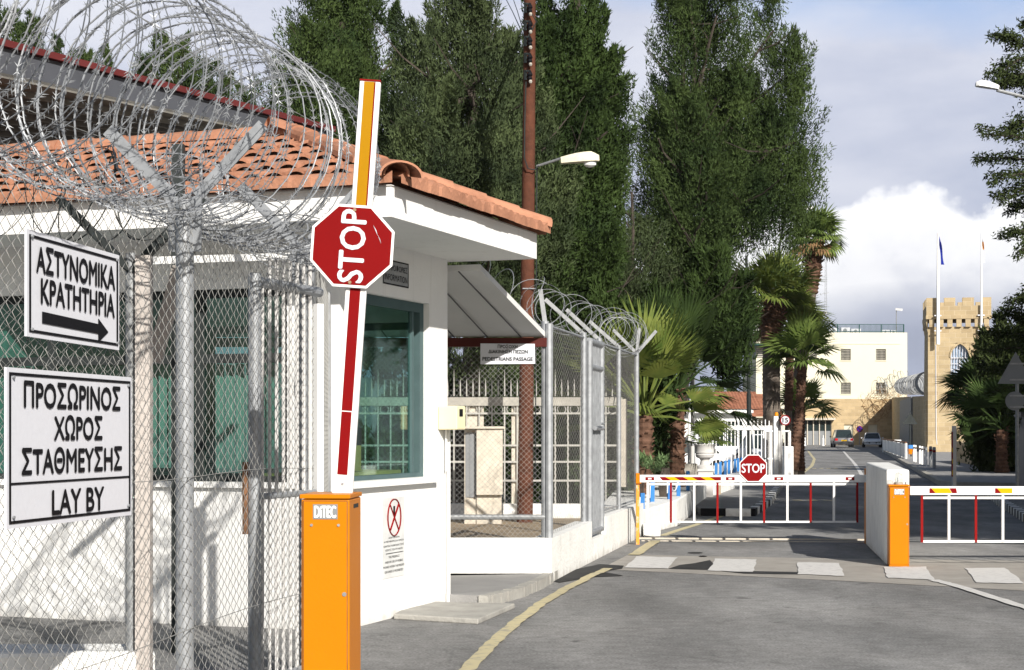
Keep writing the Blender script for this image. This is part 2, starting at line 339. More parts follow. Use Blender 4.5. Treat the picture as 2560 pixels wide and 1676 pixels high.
def np_mesh(name, V, Fc, material, parent=None, org=None, smooth=False, midx=None):
    me = bpy.data.meshes.new(name); V = np.asarray(V, 'f'); Fc = np.asarray(Fc, 'i'); k = Fc.shape[1]; n = len(Fc)
    me.vertices.add(len(V)); me.vertices.foreach_set('co', V.ravel())
    me.loops.add(n * k); me.loops.foreach_set('vertex_index', Fc.ravel())
    me.polygons.add(n); me.polygons.foreach_set('loop_start', np.arange(0, n * k, k, dtype='i'))
    if midx is not None: me.polygons.foreach_set('material_index', np.asarray(midx, 'i'))
    me.update(calc_edges=True)
    if smooth: me.polygons.foreach_set('use_smooth', [True] * n)
    return link(name, me, material, parent, org)
def text_mesh(mb, s, o, rx, up, w, h, bold=0.0, space=1.0):
    """flat lettering s fitted in a box w x h whose centre is o, on the plane rx, up"""
    cu = bpy.data.curves.new('lettering', 'FONT'); cu.body = s.translate(str.maketrans('ΑΒΕΖΗΙΚΜΝΟΡΤΥΧ', 'ABEZHIKMNOPTYX'));  cu.resolution_u = 3; cu.space_character = space
    ob = bpy.data.objects.new('lettering', cu); COL.objects.link(ob)
    dg = bpy.context.evaluated_depsgraph_get(); dg.update(); me = bpy.data.meshes.new_from_object(ob.evaluated_get(dg))
    bpy.data.objects.remove(ob)
    if not len(me.vertices): return
    co = [v.co.copy() for v in me.vertices]
    x0 = min(c.x for c in co); x1 = max(c.x for c in co); y0 = min(c.y for c in co); y1 = max(c.y for c in co)
    o = Vector(o); rx = Vector(rx).normalized(); up = Vector(up).normalized()
    pts = [o + rx * (((c.x - x0) / (x1 - x0) - .5) * w) + up * (((c.y - y0) / (y1 - y0) - .5) * h) for c in co]
    fs = [tuple(p.vertices) for p in me.polygons]
    nrm = rx.cross(up)
    if fs:
        f = fs[0]; nn = (pts[f[1]] - pts[f[0]]).cross(pts[f[2]] - pts[f[0]])
        if nn.dot(nrm) < 0: fs = [q[::-1] for q in fs]
    mb.add(pts, fs); nv = nrm.normalized() if not (fs and nn.dot(nrm) < 0) else nrm.normalized()
    if bold:
        for i, (a, b) in enumerate(((1, 0), (-1, 0), (0, 1), (0, -1))):
            d = rx * (a * bold * h) + up * (b * bold * h) + nv * (.0002 * (i + 1)); mb.add([p + d for p in pts], fs)
    bpy.data.meshes.remove(me)
def chain(name, p0, p1, z0, z1, cell, r, parent, z1b=None, org=None, jag=.03, z0b=None, seed=1, aspect=1.0):
    p0 = np.array(p0[:2], float); p1 = np.array(p1[:2], float); L = np.linalg.norm(p1 - p0); d = (p1 - p0) / L; nrm = np.array([d[1], -d[0]])
    h = cell / 2; hx = h * aspect; nw = int(L / hx); z1b = z1 if z1b is None else z1b; z0b = z0 if z0b is None else z0b
    rng = np.random.default_rng(seed); lev = int((max(z1, z1b) - min(z0, z0b)) / h) + 2
    V = []; Fc = []; base = 0; ang = np.array([0, 2.094, 4.189])
    for i in range(nw):
        k = np.arange(lev); x = (i + (k + i) % 2) * hx; z = min(z0, z0b) + k * h
        # slack: wires wander a little
        x = x + .004 * np.sin(z * 5 + i * .3) + rng.normal(0, .0012, lev)
        t = np.clip(x / L, 0, 1); zt = z1 + (z1b - z1) * t; zb = z0 + (z0b - z0) * t
        ok = (z <= zt + rng.uniform(0, jag)) & (z >= zb - 1e-4)
        x = x[ok]; z = z[ok]; m = len(x)
        if m < 2: continue
        off = np.where((k[ok] + i) % 2 == 0, r, -r)
        P = np.stack([p0[0] + d[0] * x + nrm[0] * off, p0[1] + d[1] * x + nrm[1] * off, z], 1)
        ring = (np.cos(ang)[:, None, None] * np.array([d[0], d[1], 0]) + np.sin(ang)[:, None, None] * np.array([nrm[0], nrm[1], 0])) * r
        Q = (P[None] + ring).transpose(1, 0, 2).reshape(-1, 3); V.append(Q)
        a = np.arange(m - 1)[:, None] * 3
        for q in range(3):
            Fc.append(np.concatenate([a + q, a + (q + 1) % 3, a + 3 + (q + 1) % 3, a + 3 + q], 1) + base)
        base += m * 3
    return np_mesh(name, np.concatenate(V), np.concatenate(Fc), M['wire'], parent, org)
def coil(name, a, b, rad, pitch, tr, barb, material, parent=None, seed=1, two=True, squash=1.0, barb_every=.06, wob=.03, sag=0):
    """concertina of razor tape round the axis a->b"""
    a = Vector(a); b = Vector(b); L = (b - a).length; ax = (b - a) / L; side = ax.cross(Vector((0, 0, 1))).normalized(); up = side.cross(ax)
    rng = random.Random(seed); V = []; Fc = []; BV = []; BF = []
    for hand in ((1, -1) if two else (1,)):
        turns = L / pitch; n = int(turns * 30); ph = rng.random() * 6; pts = []
        for i in range(n + 1):
            t = i / n; th = hand * (t * turns * 2 * math.pi) + ph
            rr = rad * (1 + wob * math.sin(t * turns * 1.3 + hand) + wob * .6 * math.sin(t * turns * 2.9))
            lean = .35 * pitch * math.sin(th + hand)
            c = a + ax * (L * t + lean + .5 * pitch * math.sin(t * 19 + hand) * .6)
            pts.append(c + side * (rr * math.cos(th)) + up * (rr * squash * math.sin(th)) - Vector((0, 0, sag * math.sin(math.pi * t))))
        k = len(V); nn = 4; u = Vector((0, 0, 1))
        for i, p in enumerate(pts):
            t = (pts[min(i + 1, n)] - pts[max(i - 1, 0)]).normalized(); u = (u - t * u.dot(t)).normalized(); w = t.cross(u)
            for q in range(nn):
                an = math.pi / 2 * q; V.append(p + u * (math.cos(an) * tr) + w * (math.sin(an) * tr * .55))
        for i in range(n):
            for q in range(nn): Fc.append((k + i * nn + q, k + i * nn + (q + 1) % nn, k + (i + 1) * nn + (q + 1) % nn, k + (i + 1) * nn + q))
        if barb:
            acc = 0
            for i in range(n):
                seg = pts[i + 1] - pts[i]; acc += seg.length
                while acc > barb_every:
                    acc -= barb_every
                    t = seg.normalized(); q = t.orthogonal().normalized(); q.rotate(Matrix.Rotation(rng.random() * .9 + (i % 2) * 1.2, 3, t))
                    c = pts[i] + seg * rng.random(); m = len(BV); s1 = barb
                    BV += [c - t * s1 + q * s1 * .62, c - t * s1 * .25, c - t * s1 - q * s1 * .62, c - t * s1 * .5 + t * .001,
                           c + t * s1 + q * s1 * .62, c + t * s1 * .25, c + t * s1 - q * s1 * .62, c + t * s1 * .5]
                    BF += [(m, m + 3, m + 2, m + 1), (m + 4, m + 5, m + 6, m + 7), (m + 3, m + 1, m + 5, m + 7)]
    k = len(V); V += BV; Fc += [tuple(i + k for i in f) for f in BF]
    me = bpy.data.meshes.new(name); me.from_pydata([tuple(v) for v in V], [], Fc); me.update()
    return link(name, me, material, parent)
# ------------------------------------------------------------------ foliage helpers
def blades(rng, C, D, L, Wd):
    """one triangle leaf per row: centre C, direction D, length L, width Wd"""
    n = len(C); D = D / np.linalg.norm(D, axis=1, keepdims=True)
    S = np.cross(D, rng.normal(size=(n, 3))); S /= np.linalg.norm(S, axis=1, keepdims=True) + 1e-9
    L = L[:, None]; Wd = Wd[:, None]
    V = np.stack([C - S * Wd / 2, C + S * Wd / 2, C + D * L], 1).reshape(-1, 3)
    return V
DENS = 2.7
def crown(name, plumes, Y, n, material, parent, seed=1, leaf=(.06, .15), wd=(.02, .038), clump=.56, per=420, depth=.8, up=.9, droop=0, flat=1.6, topw=.18, shell=.5, org=None):
    """plumes: (cx, ytop, ybottom, halfwidth, dY) in photo pixels at distance Y, turned to metres; feathery shoots in clumps"""
    rng = np.random.default_rng(seed); s = Y / F
    vol = np.array([(p[2] - p[1]) * p[3] for p in plumes], float); vol /= vol.sum(); Vs = []
    for p, frac in zip(plumes, vol):
        nc = max(4, int(n * DENS * frac / per))
        dY = p[4] if len(p) > 4 else 0
        t = rng.random(nc)       # 0 top .. 1 bottom
        prof = np.where(t < .62, topw + (1 - topw) * np.sin(np.clip(t / .62, 0, 1) * math.pi / 2) ** .9, 1 - .55 * ((t - .62) / .38) ** 2)
        prof *= 1 + .14 * np.sin(t * 17 + p[0]) + np.clip(rng.normal(0, .05, nc), -.1, .1)
        rr = prof * p[3] * s * np.sqrt(shell + (1 - shell) * rng.random(nc)) ; a = rng.random(nc) * 2 * math.pi
        cx = (p[0] - CX) * s + rr * np.cos(a); cy = Y + dY + rr * np.sin(a) * depth; cz = E - (p[1] + (p[2] - p[1]) * t - HY) * s
        sz = clump * (.55 + .9 * rng.random(nc)) * np.clip(prof * 1.3, .35, 1)
        m = per; k = np.repeat(np.arange(nc), m)
        ax = np.stack([np.cos(a) * .35, np.sin(a) * .35, np.full(nc, up)], 1) + rng.normal(size=(nc, 3)) * .22; ax /= np.linalg.norm(ax, axis=1, keepdims=True); ax = ax[k]
        al = rng.uniform(-1, 1, (nc * m, 1)); sp = (1 - .75 * np.clip(al, 0, 1)) * .42
        q = np.stack([cx[k], cy[k], cz[k]], 1) + ax * al * sz[k, None] * flat + np.clip(rng.normal(size=(nc * m, 3)), -1.5, 1.5) * sp * sz[k, None]
        D = ax * 1.1 + rng.normal(size=(nc * m, 3)) * .55
        Vs.append(blades(rng, q, D, rng.uniform(*leaf, nc * m), rng.uniform(*wd, nc * m)))
    V = np.concatenate(Vs); Fc = np.arange(len(V)).reshape(-1, 3)
    return np_mesh(name, V, Fc, material, parent, org)
def limbs(mb, base, top, r0, targets, seed=1, rt=.25, n=7):
    rng = random.Random(seed); base = Vector(base); top = Vector(top); pts = []
    for i in range(9):
        t = i / 8; p = base.lerp(top, t) + Vector((rng.uniform(-1, 1), rng.uniform(-1, 1), 0)) * r0 * .5 * (0 if i == 0 else 1); pts.append(p)
    mb.tube(pts, [r0 * (1 - (1 - rt) * i / 8) * (1.25 if i == 0 else 1) for i in range(9)], n)
    for (t0, end, rr) in targets:
        a = base.lerp(top, t0); end = Vector(end); ps = []
        for i in range(6):
            u = i / 5; p = a.lerp(end, u); p.z -= math.sin(u * math.pi) * (end - a).length * .1
            if 0 < i < 5: p += Vector((rng.uniform(-1, 1), rng.uniform(-1, 1), rng.uniform(-1, 1))) * .12
            ps.append(p)
        mb.tube(ps, [rr * (1 - .75 * i / 5) for i in range(6)], 5)
        for j in range(3):
            i = rng.randint(1, 4); q = ps[i]; e = q + Vector((rng.uniform(-1, 1), rng.uniform(-1, 1), rng.uniform(0, 1.2))) * 1.3
            mb.tube([q, q.lerp(e, .5) + Vector((0, 0, -.1)), e], [rr * .35, rr * .22, rr * .08], 4)
def palm(name, label, base, top, rtrunk, L, nleaf, seed, cat='palm tree', group=None, mats=('palmtrunk', 'palmred', 'palm'), red=.3, lo=-.7, hi=1.35, dry=.12, blade=34, spread=1.9, bw=.035, petf=.55, bend=.35, trunk=True):
    rng = random.Random(seed); base = Vector(base); top = Vector(top); root = thing(name, base, label, cat, group)
    if trunk:
        H = (top - base).length; n1 = 12; a = MB(); b = MB()
        mid = base.lerp(top, .5) + Vector((rng.uniform(-.04, .04) * H, 0, 0))
        P = lambda t: (base * (1 - t) ** 2 + mid * 2 * t * (1 - t) + top * t * t)
        nr = max(8, int(H / .07)); cut = 1 - red; pa = []; ra = []; pb = []; rb = []
        for i in range(nr + 1):
            t = i / nr; r = rtrunk * (1.25 - .45 * min(1, t * 3) if t < .33 else .8) * (1 + .05 * (i % 2)) * (1 + rng.uniform(-.02, .02))
            if t <= cut + 1e-6: pa.append(P(t)); ra.append(r)
            if t >= cut - 1 / nr: pb.append(P(t)); rb.append(r * 1.16 * (1 + .1 * (i % 2)))
        if len(pa) > 1: a.tube(pa, ra, n1); a.build('trunk', M[mats[0]], root, smooth=False)
        if len(pb) > 1:
            b.tube(pb, rb, n1)
            for i in range(int(60 * red * H / 1.5) + 12):
                t = cut + red * rng.random(); an = rng.random() * 6.283; d = Vector((math.cos(an), math.sin(an), .7)); p = P(t) + d * rtrunk * .8
                b.bar(p, p + d * rtrunk * .55, rtrunk * .35, rtrunk * .12)
            b.build('leaf_bases', M[mats[1]], root)
    g = MB(); pe = MB()
    g.mi = 0
    for i in range(nleaf):
        an = i * 2.39996 + rng.uniform(-.3, .3); u = (i + .5) / nleaf; elv = lo + (hi - lo) * u ** .8 + rng.uniform(-.15, .15)
        d = Vector((math.cos(an) * math.cos(elv), math.sin(an) * math.cos(elv), math.sin(elv)))
        l = L * rng.uniform(.82, 1.1); pl = l * petf; hub = top + d * pl + Vector((0, 0, -.1 * pl * (1 - abs(d.z))))
        pe.tube([top, top + d * pl * .5 + Vector((0, 0, .03 * pl)), hub], [.022 * L + .004, .014 * L + .003, .009 * L + .003], 4)
        s = d.cross(Vector((0, 0, 1)));
        if s.length < .1: s = Vector((1, 0, 0))
        s.normalize(); nn = s.cross(d).normalized(); roll = rng.uniform(-.5, .5); s2 = s * math.cos(roll) + nn * math.sin(roll); nn = s2.cross(d).normalized()
        g.mi = 1 if (elv < -.2 and rng.random() < dry * 4) else 0
        for k in range(blade):
            th = spread * (k / (blade - 1) * 2 - 1) * .9; bl = l * (1 - petf * .55) * (1 - .28 * abs(th / spread) ** 1.5) * rng.uniform(.88, 1.06)
            e = d * math.cos(th) + s2 * math.sin(th); fold = nn * (.18 * math.cos(k * 3.1)); e1 = (e + fold * .25 + nn * .12).normalized()
            w = e1.cross(nn).normalized() * bl * bw; q0 = hub; q1 = hub + e1 * bl * .55; q2 = q1 + (e1 + Vector((0, 0, -bend - .5 * (1 - max(0, d.z))))).normalized() * bl * .45 * (.85 + .3 * rng.random())
            g.add([q0 - w * .3, q0 + w * .3, q1 - w, q1 + w, q2], [(0, 1, 3, 2), (2, 3, 4)])
    g.build('fronds', [M[mats[2]], M['palmdry']], root); pe.build('leaf_stalks', M[mats[2]], root)
    return root
# ================================================================== GROUND
gnd = MB(); gnd.add([(-9000, -200, 0), (9000, -200, 0), (9000, 12000, 0), (-9000, 12000, 0)], [(0, 1, 2, 3)])
struct('ground', gnd, M['asphalt'])
RD = Vector((.19, .98, 0)).normalized()
def sheet(name, pts, z, m):
    b = MB(); b.add([(p[0], p[1], z) for p in pts], [tuple(range(len(pts)))]); return struct(name, b, m)
def strip(mb, pts, w, z, rng=None):
    V = []; n = len(pts)
    for i, p in enumerate(pts):
        t = (Vector(pts[min(i + 1, n - 1)]) - Vector(pts[max(i - 1, 0)])); t.z = 0; t.normalize(); s = Vector((t.y, -t.x, 0))
        j = rng.uniform(-.012, .012) if rng else 0
        V += [(p[0] - s.x * (w / 2 + j), p[1] - s.y * (w / 2 + j), z), (p[0] + s.x * (w / 2 - j), p[1] + s.y * (w / 2 - j), z)]
    mb.add(V, [(2 * i, 2 * i + 1, 2 * i + 3, 2 * i + 2) for i in range(n - 1)])
# worn strip carrying the crossing, tar patch between the bars
sheet('road_patch', [G(1500, 1424), G(2080, 1452), G(2560, 1478), G(2700, 1470), G(2700, 1404), G(2120, 1398), G(1570, 1388)], .004, M['patch'])
tar = MB()
V1 = [G(x, y) for x, y in [(1670, 1424), (1700, 1414), (1735, 1410), (1775, 1402), (1800, 1428), (1998, 1432), (2000, 1438), (1860, 1436), (1780, 1427)]]
tar.add([(v.x, v.y, .008) for v in V1], [tuple(range(len(V1)))])
V1 = [G(x, y) for x, y in [(1385, 1455), (1440, 1425), (1500, 1412), (1560, 1416), (1555, 1424), (1500, 1430), (1560, 1441), (1480, 1444), (1400, 1458)]]
tar.add([(v.x, v.y, .008) for v in V1], [tuple(range(len(V1)))])
for (x, y, w) in ((1738, 1383, 18), (1757, 1392, 10)):
    V1 = [G(x + w * math.cos(a) * 1.1, y + 2 * math.sin(a)) for a in np.linspace(0, 5.6, 9)]; tar.add([(v.x, v.y, .004) for v in V1][::-1], [tuple(range(9))])
struct('road_tar_patches', tar, M['tar'])
cr = MB(); rr = random.Random(4)
for q in ([(1562, 1421), (1592, 1393), (1692, 1396), (1668, 1424)], [(1771, 1429), (1788, 1399), (1893, 1401), (1883, 1433)], [(1995, 1438), (1993, 1408), (2098, 1410), (2113, 1443)],
          [(2219, 1447), (2208, 1420), (2314, 1419), (2334, 1452)], [(2441, 1459), (2414, 1423), (2512, 1422), (2562, 1462)]):
    g4 = [G(*p) for p in q]; e = []
    for i in range(4):
        for k in range(6): p = g4[i].lerp(g4[(i + 1) % 4], k / 6); e.append((p.x + rr.uniform(-.012, .012), p.y + rr.uniform(-.03, .03), .012))
    cr.add(e, [tuple(range(len(e)))])
struct('crossing_stripes', cr, M['wpaint'])
yl = MB()
pts = [G(x, y) for x, y in [(1120, 1740), (1172, 1676), (1225, 1619), (1287, 1562), (1352, 1513), (1420, 1472), (1480, 1442), (1522, 1424)]]
def densify(p, k=8): return [p[i].lerp(p[i + 1], j / k) for i in range(len(p) - 1) for j in range(k)] + [p[-1]]
strip(yl, densify(pts), .115, .016, rr); strip(yl, densify([G(1586, 1390), G(1640, 1354)]), .16, .016, rr)
strip(yl, densify([G(1655, 1340), G(1790, 1296), G(1880, 1262), G(1940, 1226)]), .13, .004, rr)
strip(yl, densify([G(1990, 1195), G(2030, 1165), G(2036, 1148), G(2020, 1128)]), .16, .004, rr)
struct('yellow_lines', yl, M['yelpaint'])
wl = MB()
strip(wl, densify([G(2335, 1452), G(2400, 1470), G(2470, 1492), G(2600, 1532)]), .13, .012, rr)
strip(wl, densify([G(2155, 1188), G(2137, 1160), G(2108, 1128)]), .15, .004, rr)
struct('white_lines', wl, M['wpaint'])
# humps across the road
hp = MB(); a, b2 = G(1995, 1173), G(2155, 1171)
for i in range(9):
    t = i / 9; p = a.lerp(b2, t); q = a.lerp(b2, t + .065); hp.add([(p.x, p.y, .006), (q.x, q.y, .006), (q.x + .1, q.y + .7, .006), (p.x + .1, p.y + .7, .006)], [(0, 1, 2, 3)])
a, b2 = G(1985, 1252), G(2100, 1253)
for i in range(3): p = a.lerp(b2, i / 3); q = a.lerp(b2, i / 3 + .2); hp.add([(p.x, p.y, .006), (q.x, q.y, .006), (q.x, q.y + .35, .006), (p.x, p.y + .35, .006)], [(0, 1, 2, 3)])
struct('hump_markings', hp, M['yelpaint'])
# sliding gate track
tk = MB(); ta = G(1600, 1345); tb = G(2170, 1352); ta = Vector((1.98, 26.3, 0)); tb = Vector((5.7, 25.9, 0))
tk.bar(ta + Vector((0, 0, .012)), tb + Vector((0, 0, .012)), .05, .024); tk.bar(ta + Vector((0, -.5, .006)), tb + Vector((0, -.45, .006)), .07, .012)
struct('gate_track', tk, M['concl'])
tk = MB(); tk.bar((6.0, 25.6, .005), (12, 23.6, .005), .05, .01); struct('entry_gate_track', tk, M['dark'])
# raised pavement in front of the passage
pv = MB(); kerbpts = [G(1376, 1448), G(1340, 1470), G(1290, 1492), G(1240, 1506), G(1202, 1516)]
poly = [(-.66, 16.45)] + [(p.x, p.y) for p in kerbpts[::-1]] + [(.42, 18.78), (-6, 18.78), (-6, 17.4)]
pv.prism(poly, -.02, .1); struct('pavement', pv, M['pave'])
kb = MB(); kp = densify(kerbpts[::-1], 5)
for i in range(len(kp) - 1):
    p, q = kp[i], kp[i + 1]; j = rr.uniform(-.01, .015); kb.bar(p + Vector((.03 + j, -.03, .05)), q + Vector((.03 + j, -.03, .05)), .1, .1 + rr.uniform(0, .015))
struct('pavement_kerb', kb, M['slabc'])
# striped kerb islands
def striped(name, pts, w, h, step, first=0):
    base = densify([Vector(p) for p in pts], 1); b = MB(); L = 0; k = first
    for i in range(len(base) - 1):
        n = max(1, round((base[i + 1] - base[i]).length / step))
        for j in range(n):
            p = base[i].lerp(base[i + 1], j / n); q = base[i].lerp(base[i + 1], (j + .985) / n); b.mi = k % 2; k += 1
            b.bar(p + Vector((0, 0, h / 2)), q + Vector((0, 0, h / 2)), w, h)
    return tag(b.build(name, [M['black'], M['wwall']]), kind='structure')
ka = G(1752, 1290); kc = G(1878, 1291)
striped('kerb', [ka, kc, (kc.x + 1.1, kc.y + 5, 0), (kc.x + 3.35, kc.y + 17.5, 0)], .16, .15, .62)
isl = MB(); isl.prism([(ka.x, ka.y + .09), (kc.x - .09, kc.y + .09), (kc.x + 1.0, kc.y + 5), (kc.x + 3.25, kc.y + 17.5), (kc.x + 1.0, kc.y + 17.5), (ka.x + .1, ka.y + 3)], -.02, .13)
struct('kerb_island', isl, M['pave'])
rk0 = Vector((13.3, 50.5, 0)); rk1 = rk0 + RD * 90
kk = [rk0 + Vector((4.6, -3.5, 0)), rk0 + Vector((1.4, -.6, 0)), rk0, rk0 + Vector((-.1, 1.4, 0)), rk1]
kb = MB()
for i in range(len(kk) - 1): kb.bar(kk[i] + Vector((0, 0, .07)), kk[i + 1] + Vector((0, 0, .07)), .2, .14)
struct('far_kerb', kb, M['conc'])
pv = MB(); pv.prism([(kk[0].x, kk[0].y + .1), (40, 40), (90, 140), (kk[4].x + .1, kk[4].y), (kk[3].x + .1, kk[3].y), (kk[2].x + .1, kk[2].y), (kk[1].x, kk[1].y + .1)], -.02, .12)
struct('far_pavement', pv, M['pave'])
striped('entry_kerb', [G(2470, 1240), G(2500, 1262), G(2600, 1325), G(2700, 1390)], .16, .15, .35)
# ================================================================== HILLS
hl = MB(); n = 60; rg = random.Random(2)
def hill(name, X0, X1, Y, hf, depth):
    V = []; Fc = []
    for i in range(n + 1):
        x = X0 + (X1 - X0) * i / n; h = hf(i / n)
        for j in range(4): V.append((x + (j * 97 % 31), Y + depth * j / 3, h * (0, .62, .95, 1)[j] + (0 if j in (0,) else rg.uniform(-1, 1) * h * .05)))
    for i in range(n):
        for j in range(3): k = i * 4 + j; Fc.append((k, k + 4, k + 5, k + 1))
    b = MB(); b.add(V, Fc); return struct(name, b, M['hill'], smooth=True)
hill('hills', -1500, 4200, 4200, lambda t: 150 + 70 * math.sin(t * 9 + .5) + 30 * math.sin(t * 23) + 14 * math.sin(t * 61), 1500)
# ================================================================== GUARD BOOTH (local x = right, y = away, corner at C)
CB = Vector((-1.45, 14.23, 0)); ux = Vector((.9404, -.34, 0)); uy = Vector((.34, .9404, 0))
def B(x, y, z): p = CB + ux * x + uy * y; return (p.x, p.y, z)
booth = thing('guard_booth', CB, 'white rendered guard booth with terracotta tiled roof and deep white eaves', 'guard booth')
T = .2; w = MB()
WL = 8.0; D = 2.41
# front (road) wall x=0 : window y .12..1.95 z 1.25..2.9
w.box(-T, 0, 0, D, 0, 1.2, B); w.box(-T, 0, 0, .12, 1.2, 3.36, B); w.box(-T, 0, 1.95, D, 1.2, 3.36, B); w.box(-T, 0, .12, 1.95, 2.9, 3.36, B)
# camera side wall y=0 : window x -.5.. -7
w.box(-WL, -T, 0, T, 0, 1.2, B); w.box(-.5, -T, 0, T, 1.2, 3.36, B); w.box(-WL, -7, 0, T, 1.2, 3.36, B); w.box(-7, -.5, 0, T, 2.92, 3.36, B)
# rear and left walls, rear window
w.box(-WL, -T, D - T, D, 0, 1.2, B); w.box(-.26, -T, D - T, D, 1.2, 3.36, B); w.box(-2.6, -.26, D - T, D, 2.75, 3.36, B); w.box(-WL, -2.6, D - T, D, 1.2, 3.36, B)
w.box(-WL, -WL + T, T, D - T, 0, 3.36, B)
w.build('wall', M['wall'], booth)
fl = MB(); fl.box(-WL + T, -T, T, D - T, 0, .08, B); fl.build('floor', M['conc'], booth)
il = MB(); il.box(-WL + T, -T - .01, D - T - .03, D - T - .005, .08, 1.2, B); il.box(-WL + T, -2.65, D - T - .03, D - T - .005, 1.2, 3.3, B); il.box(-3.6, -3.5, T, D - T - .03, .08, 3.3, B)
il.build('inner_lining', M['inner'], booth)
ev = MB(); ev.box(-WL - .5, .85, -.85, D + .21, 3.36, 3.61, B); ev.build('eaves', M['wall'], booth)
sl_ = MB(); sl_.box(-T - .05, .07, .05, 2.05, 1.2, 1.255, B); sl_.build('sill', M['white'], booth)
sl_ = MB(); sl_.box(-7.1, -.4, -.05, T, 1.2, 1.25, B); sl_.build('sill', M['white'], booth)
# road window
f = MB(); y0, y1, z0, z1 = .12, 1.95, 1.256, 2.9; xo = -.13; fw = .09
f.box(xo, xo + .07, y0, y1, z1 - fw, z1, B); f.box(xo, xo + .07, y0, y1, z0, z0 + .04, B); f.box(xo, xo + .07, y0, y0 + fw, z0 + .04, z1 - fw, B); f.box(xo, xo + .07, y1 - fw, y1, z0 + .04, z1 - fw, B)
f.box(xo + .02, xo + .06, y1 - fw - .16, y1 - fw - .12, z0 + .04, z1 - fw, B)
wf = f.build('window', M['greenframe'], booth)
g = MB(); g.box(xo + .03, xo + .036, y0 + fw, y1 - fw - .16, z0 + .04, z1 - fw, B); g.build('glass', M['glass'], wf)
# camera side window with posts
f = MB(); X0, X1 = -7, -.5; z1 = 2.92
f.box(X0, X1, .06, .12, z1 - .07, z1, B); f.box(X0, X1, .06, .12, 1.25, 1.3, B); f.box(X0, X1, .06, .12, 2.28, 2.36, B)
for x in (X0, -5.9, -4.9, -3.9, -2.95, -2.1, -1.42, -.57): f.box(x, x + .07, .05, .13, 1.3, z1 - .07, B)
wf2 = f.build('window', M['dark'], booth)
g = MB(); g.box(X0 + .07, X1 - .07, .085, .09, 1.3, z1 - .07, B); g.build('glass', M['glass'], wf2)
rb = random.Random(3)
for (xa_, xb_) in ((-6.85, -5.95), (-5.8, -5.3), (-4.2, -3.98), (-3.8, -3.05), (-2.83, -2.2), (-1.98, -1.5), (-1.3, -.68)):
    bl = MB(); x = xa_
    while x < xb_ - .04:
        a = rb.uniform(.15, .8); bl.slab([B(x, .2, 1.36), B(x + .072 * math.cos(a), .2 + .072 * math.sin(a), 1.36), B(x + .072 * math.cos(a), .2 + .072 * math.sin(a), 2.28 - rb.uniform(0, .02)), B(x, .2, 2.28)], -uy * .003); x += .1
    bl.build('vertical_blind', M['blind'], wf2)
# rear window bars
f = MB(); f.box(-2.6, -.26, D - .12, D - .06, 2.68, 2.75, B); f.box(-2.6, -.26, D - .12, D - .06, 1.2, 1.26, B)
for x in (-2.6, -1.6, -.32): f.box(x, x + .06, D - .12, D - .06, 1.26, 2.68, B)
wf3 = f.build('window', M['greenframe'], booth); g = MB(); g.box(-2.54, -.32, D - .1, D - .095, 1.26, 2.68, B); g.build('glass', M['glass'], wf3)
# tiled hip roof
rf = MB(); SL = math.tan(R(22)); ov = .06; ex0, ex1, ey0, ey1 = -WL - .5 - ov, .85 + ov, -.85 - ov, D + .21 + ov; zb = 3.6
half = (ey1 - ey0) / 2
def roof_face(o, s, inw, length, hip0=True, hip1=True):
    """tile courses: eave from o along s, rising along inw"""
    nC = 7; dC = half / nC; per = .2
    for j in range(nC):
        d0 = j * dC; d1 = (j + 1) * dC + .012
        a = d0 * hip0; b = length - d0 * hip1; n_ = max(2, int((b - a) / per * 6)); V = []
        for i in range(n_ + 1):
            q = a + (b - a) * i / n_; jog = .012 * math.sin(int(q / per) * 7.3 + j * 4.1)
            bar = abs(math.sin(math.pi * q / per)) ** .8 * .048
            u1 = min(max(q, d1 * hip0), length - d1 * hip1)
            p0 = o + s * q + inw * (d0 - .05 + jog); p1 = o + s * u1 + inw * d1
            V += [(p0.x, p0.y, zb + d0 * SL + (.008 if j == 0 else .03 + bar)), (p0.x, p0.y, zb + d0 * SL + .058 + bar), (p1.x, p1.y, zb + d1 * SL + .012 + bar * .9)]
        Fq = []
        for i in range(n_):
            k = i * 3; Fq += [(k, k + 3, k + 4, k + 1), (k + 1, k + 4, k + 5, k + 2)]
        rf.add(V, Fq)
Vb = lambda x, y: Vector(B(x, y, 0))
roof_face(Vb(ex0, ey0), ux, uy, ex1 - ex0); roof_face(Vb(ex1, ey0), uy, -ux, ey1 - ey0); roof_face(Vb(ex1, ey1), -ux, -uy, ex1 - ex0); roof_face(Vb(ex0, ey1), -uy, ux, ey1 - ey0)
roof = rf.build('roof', M['tile'], booth)
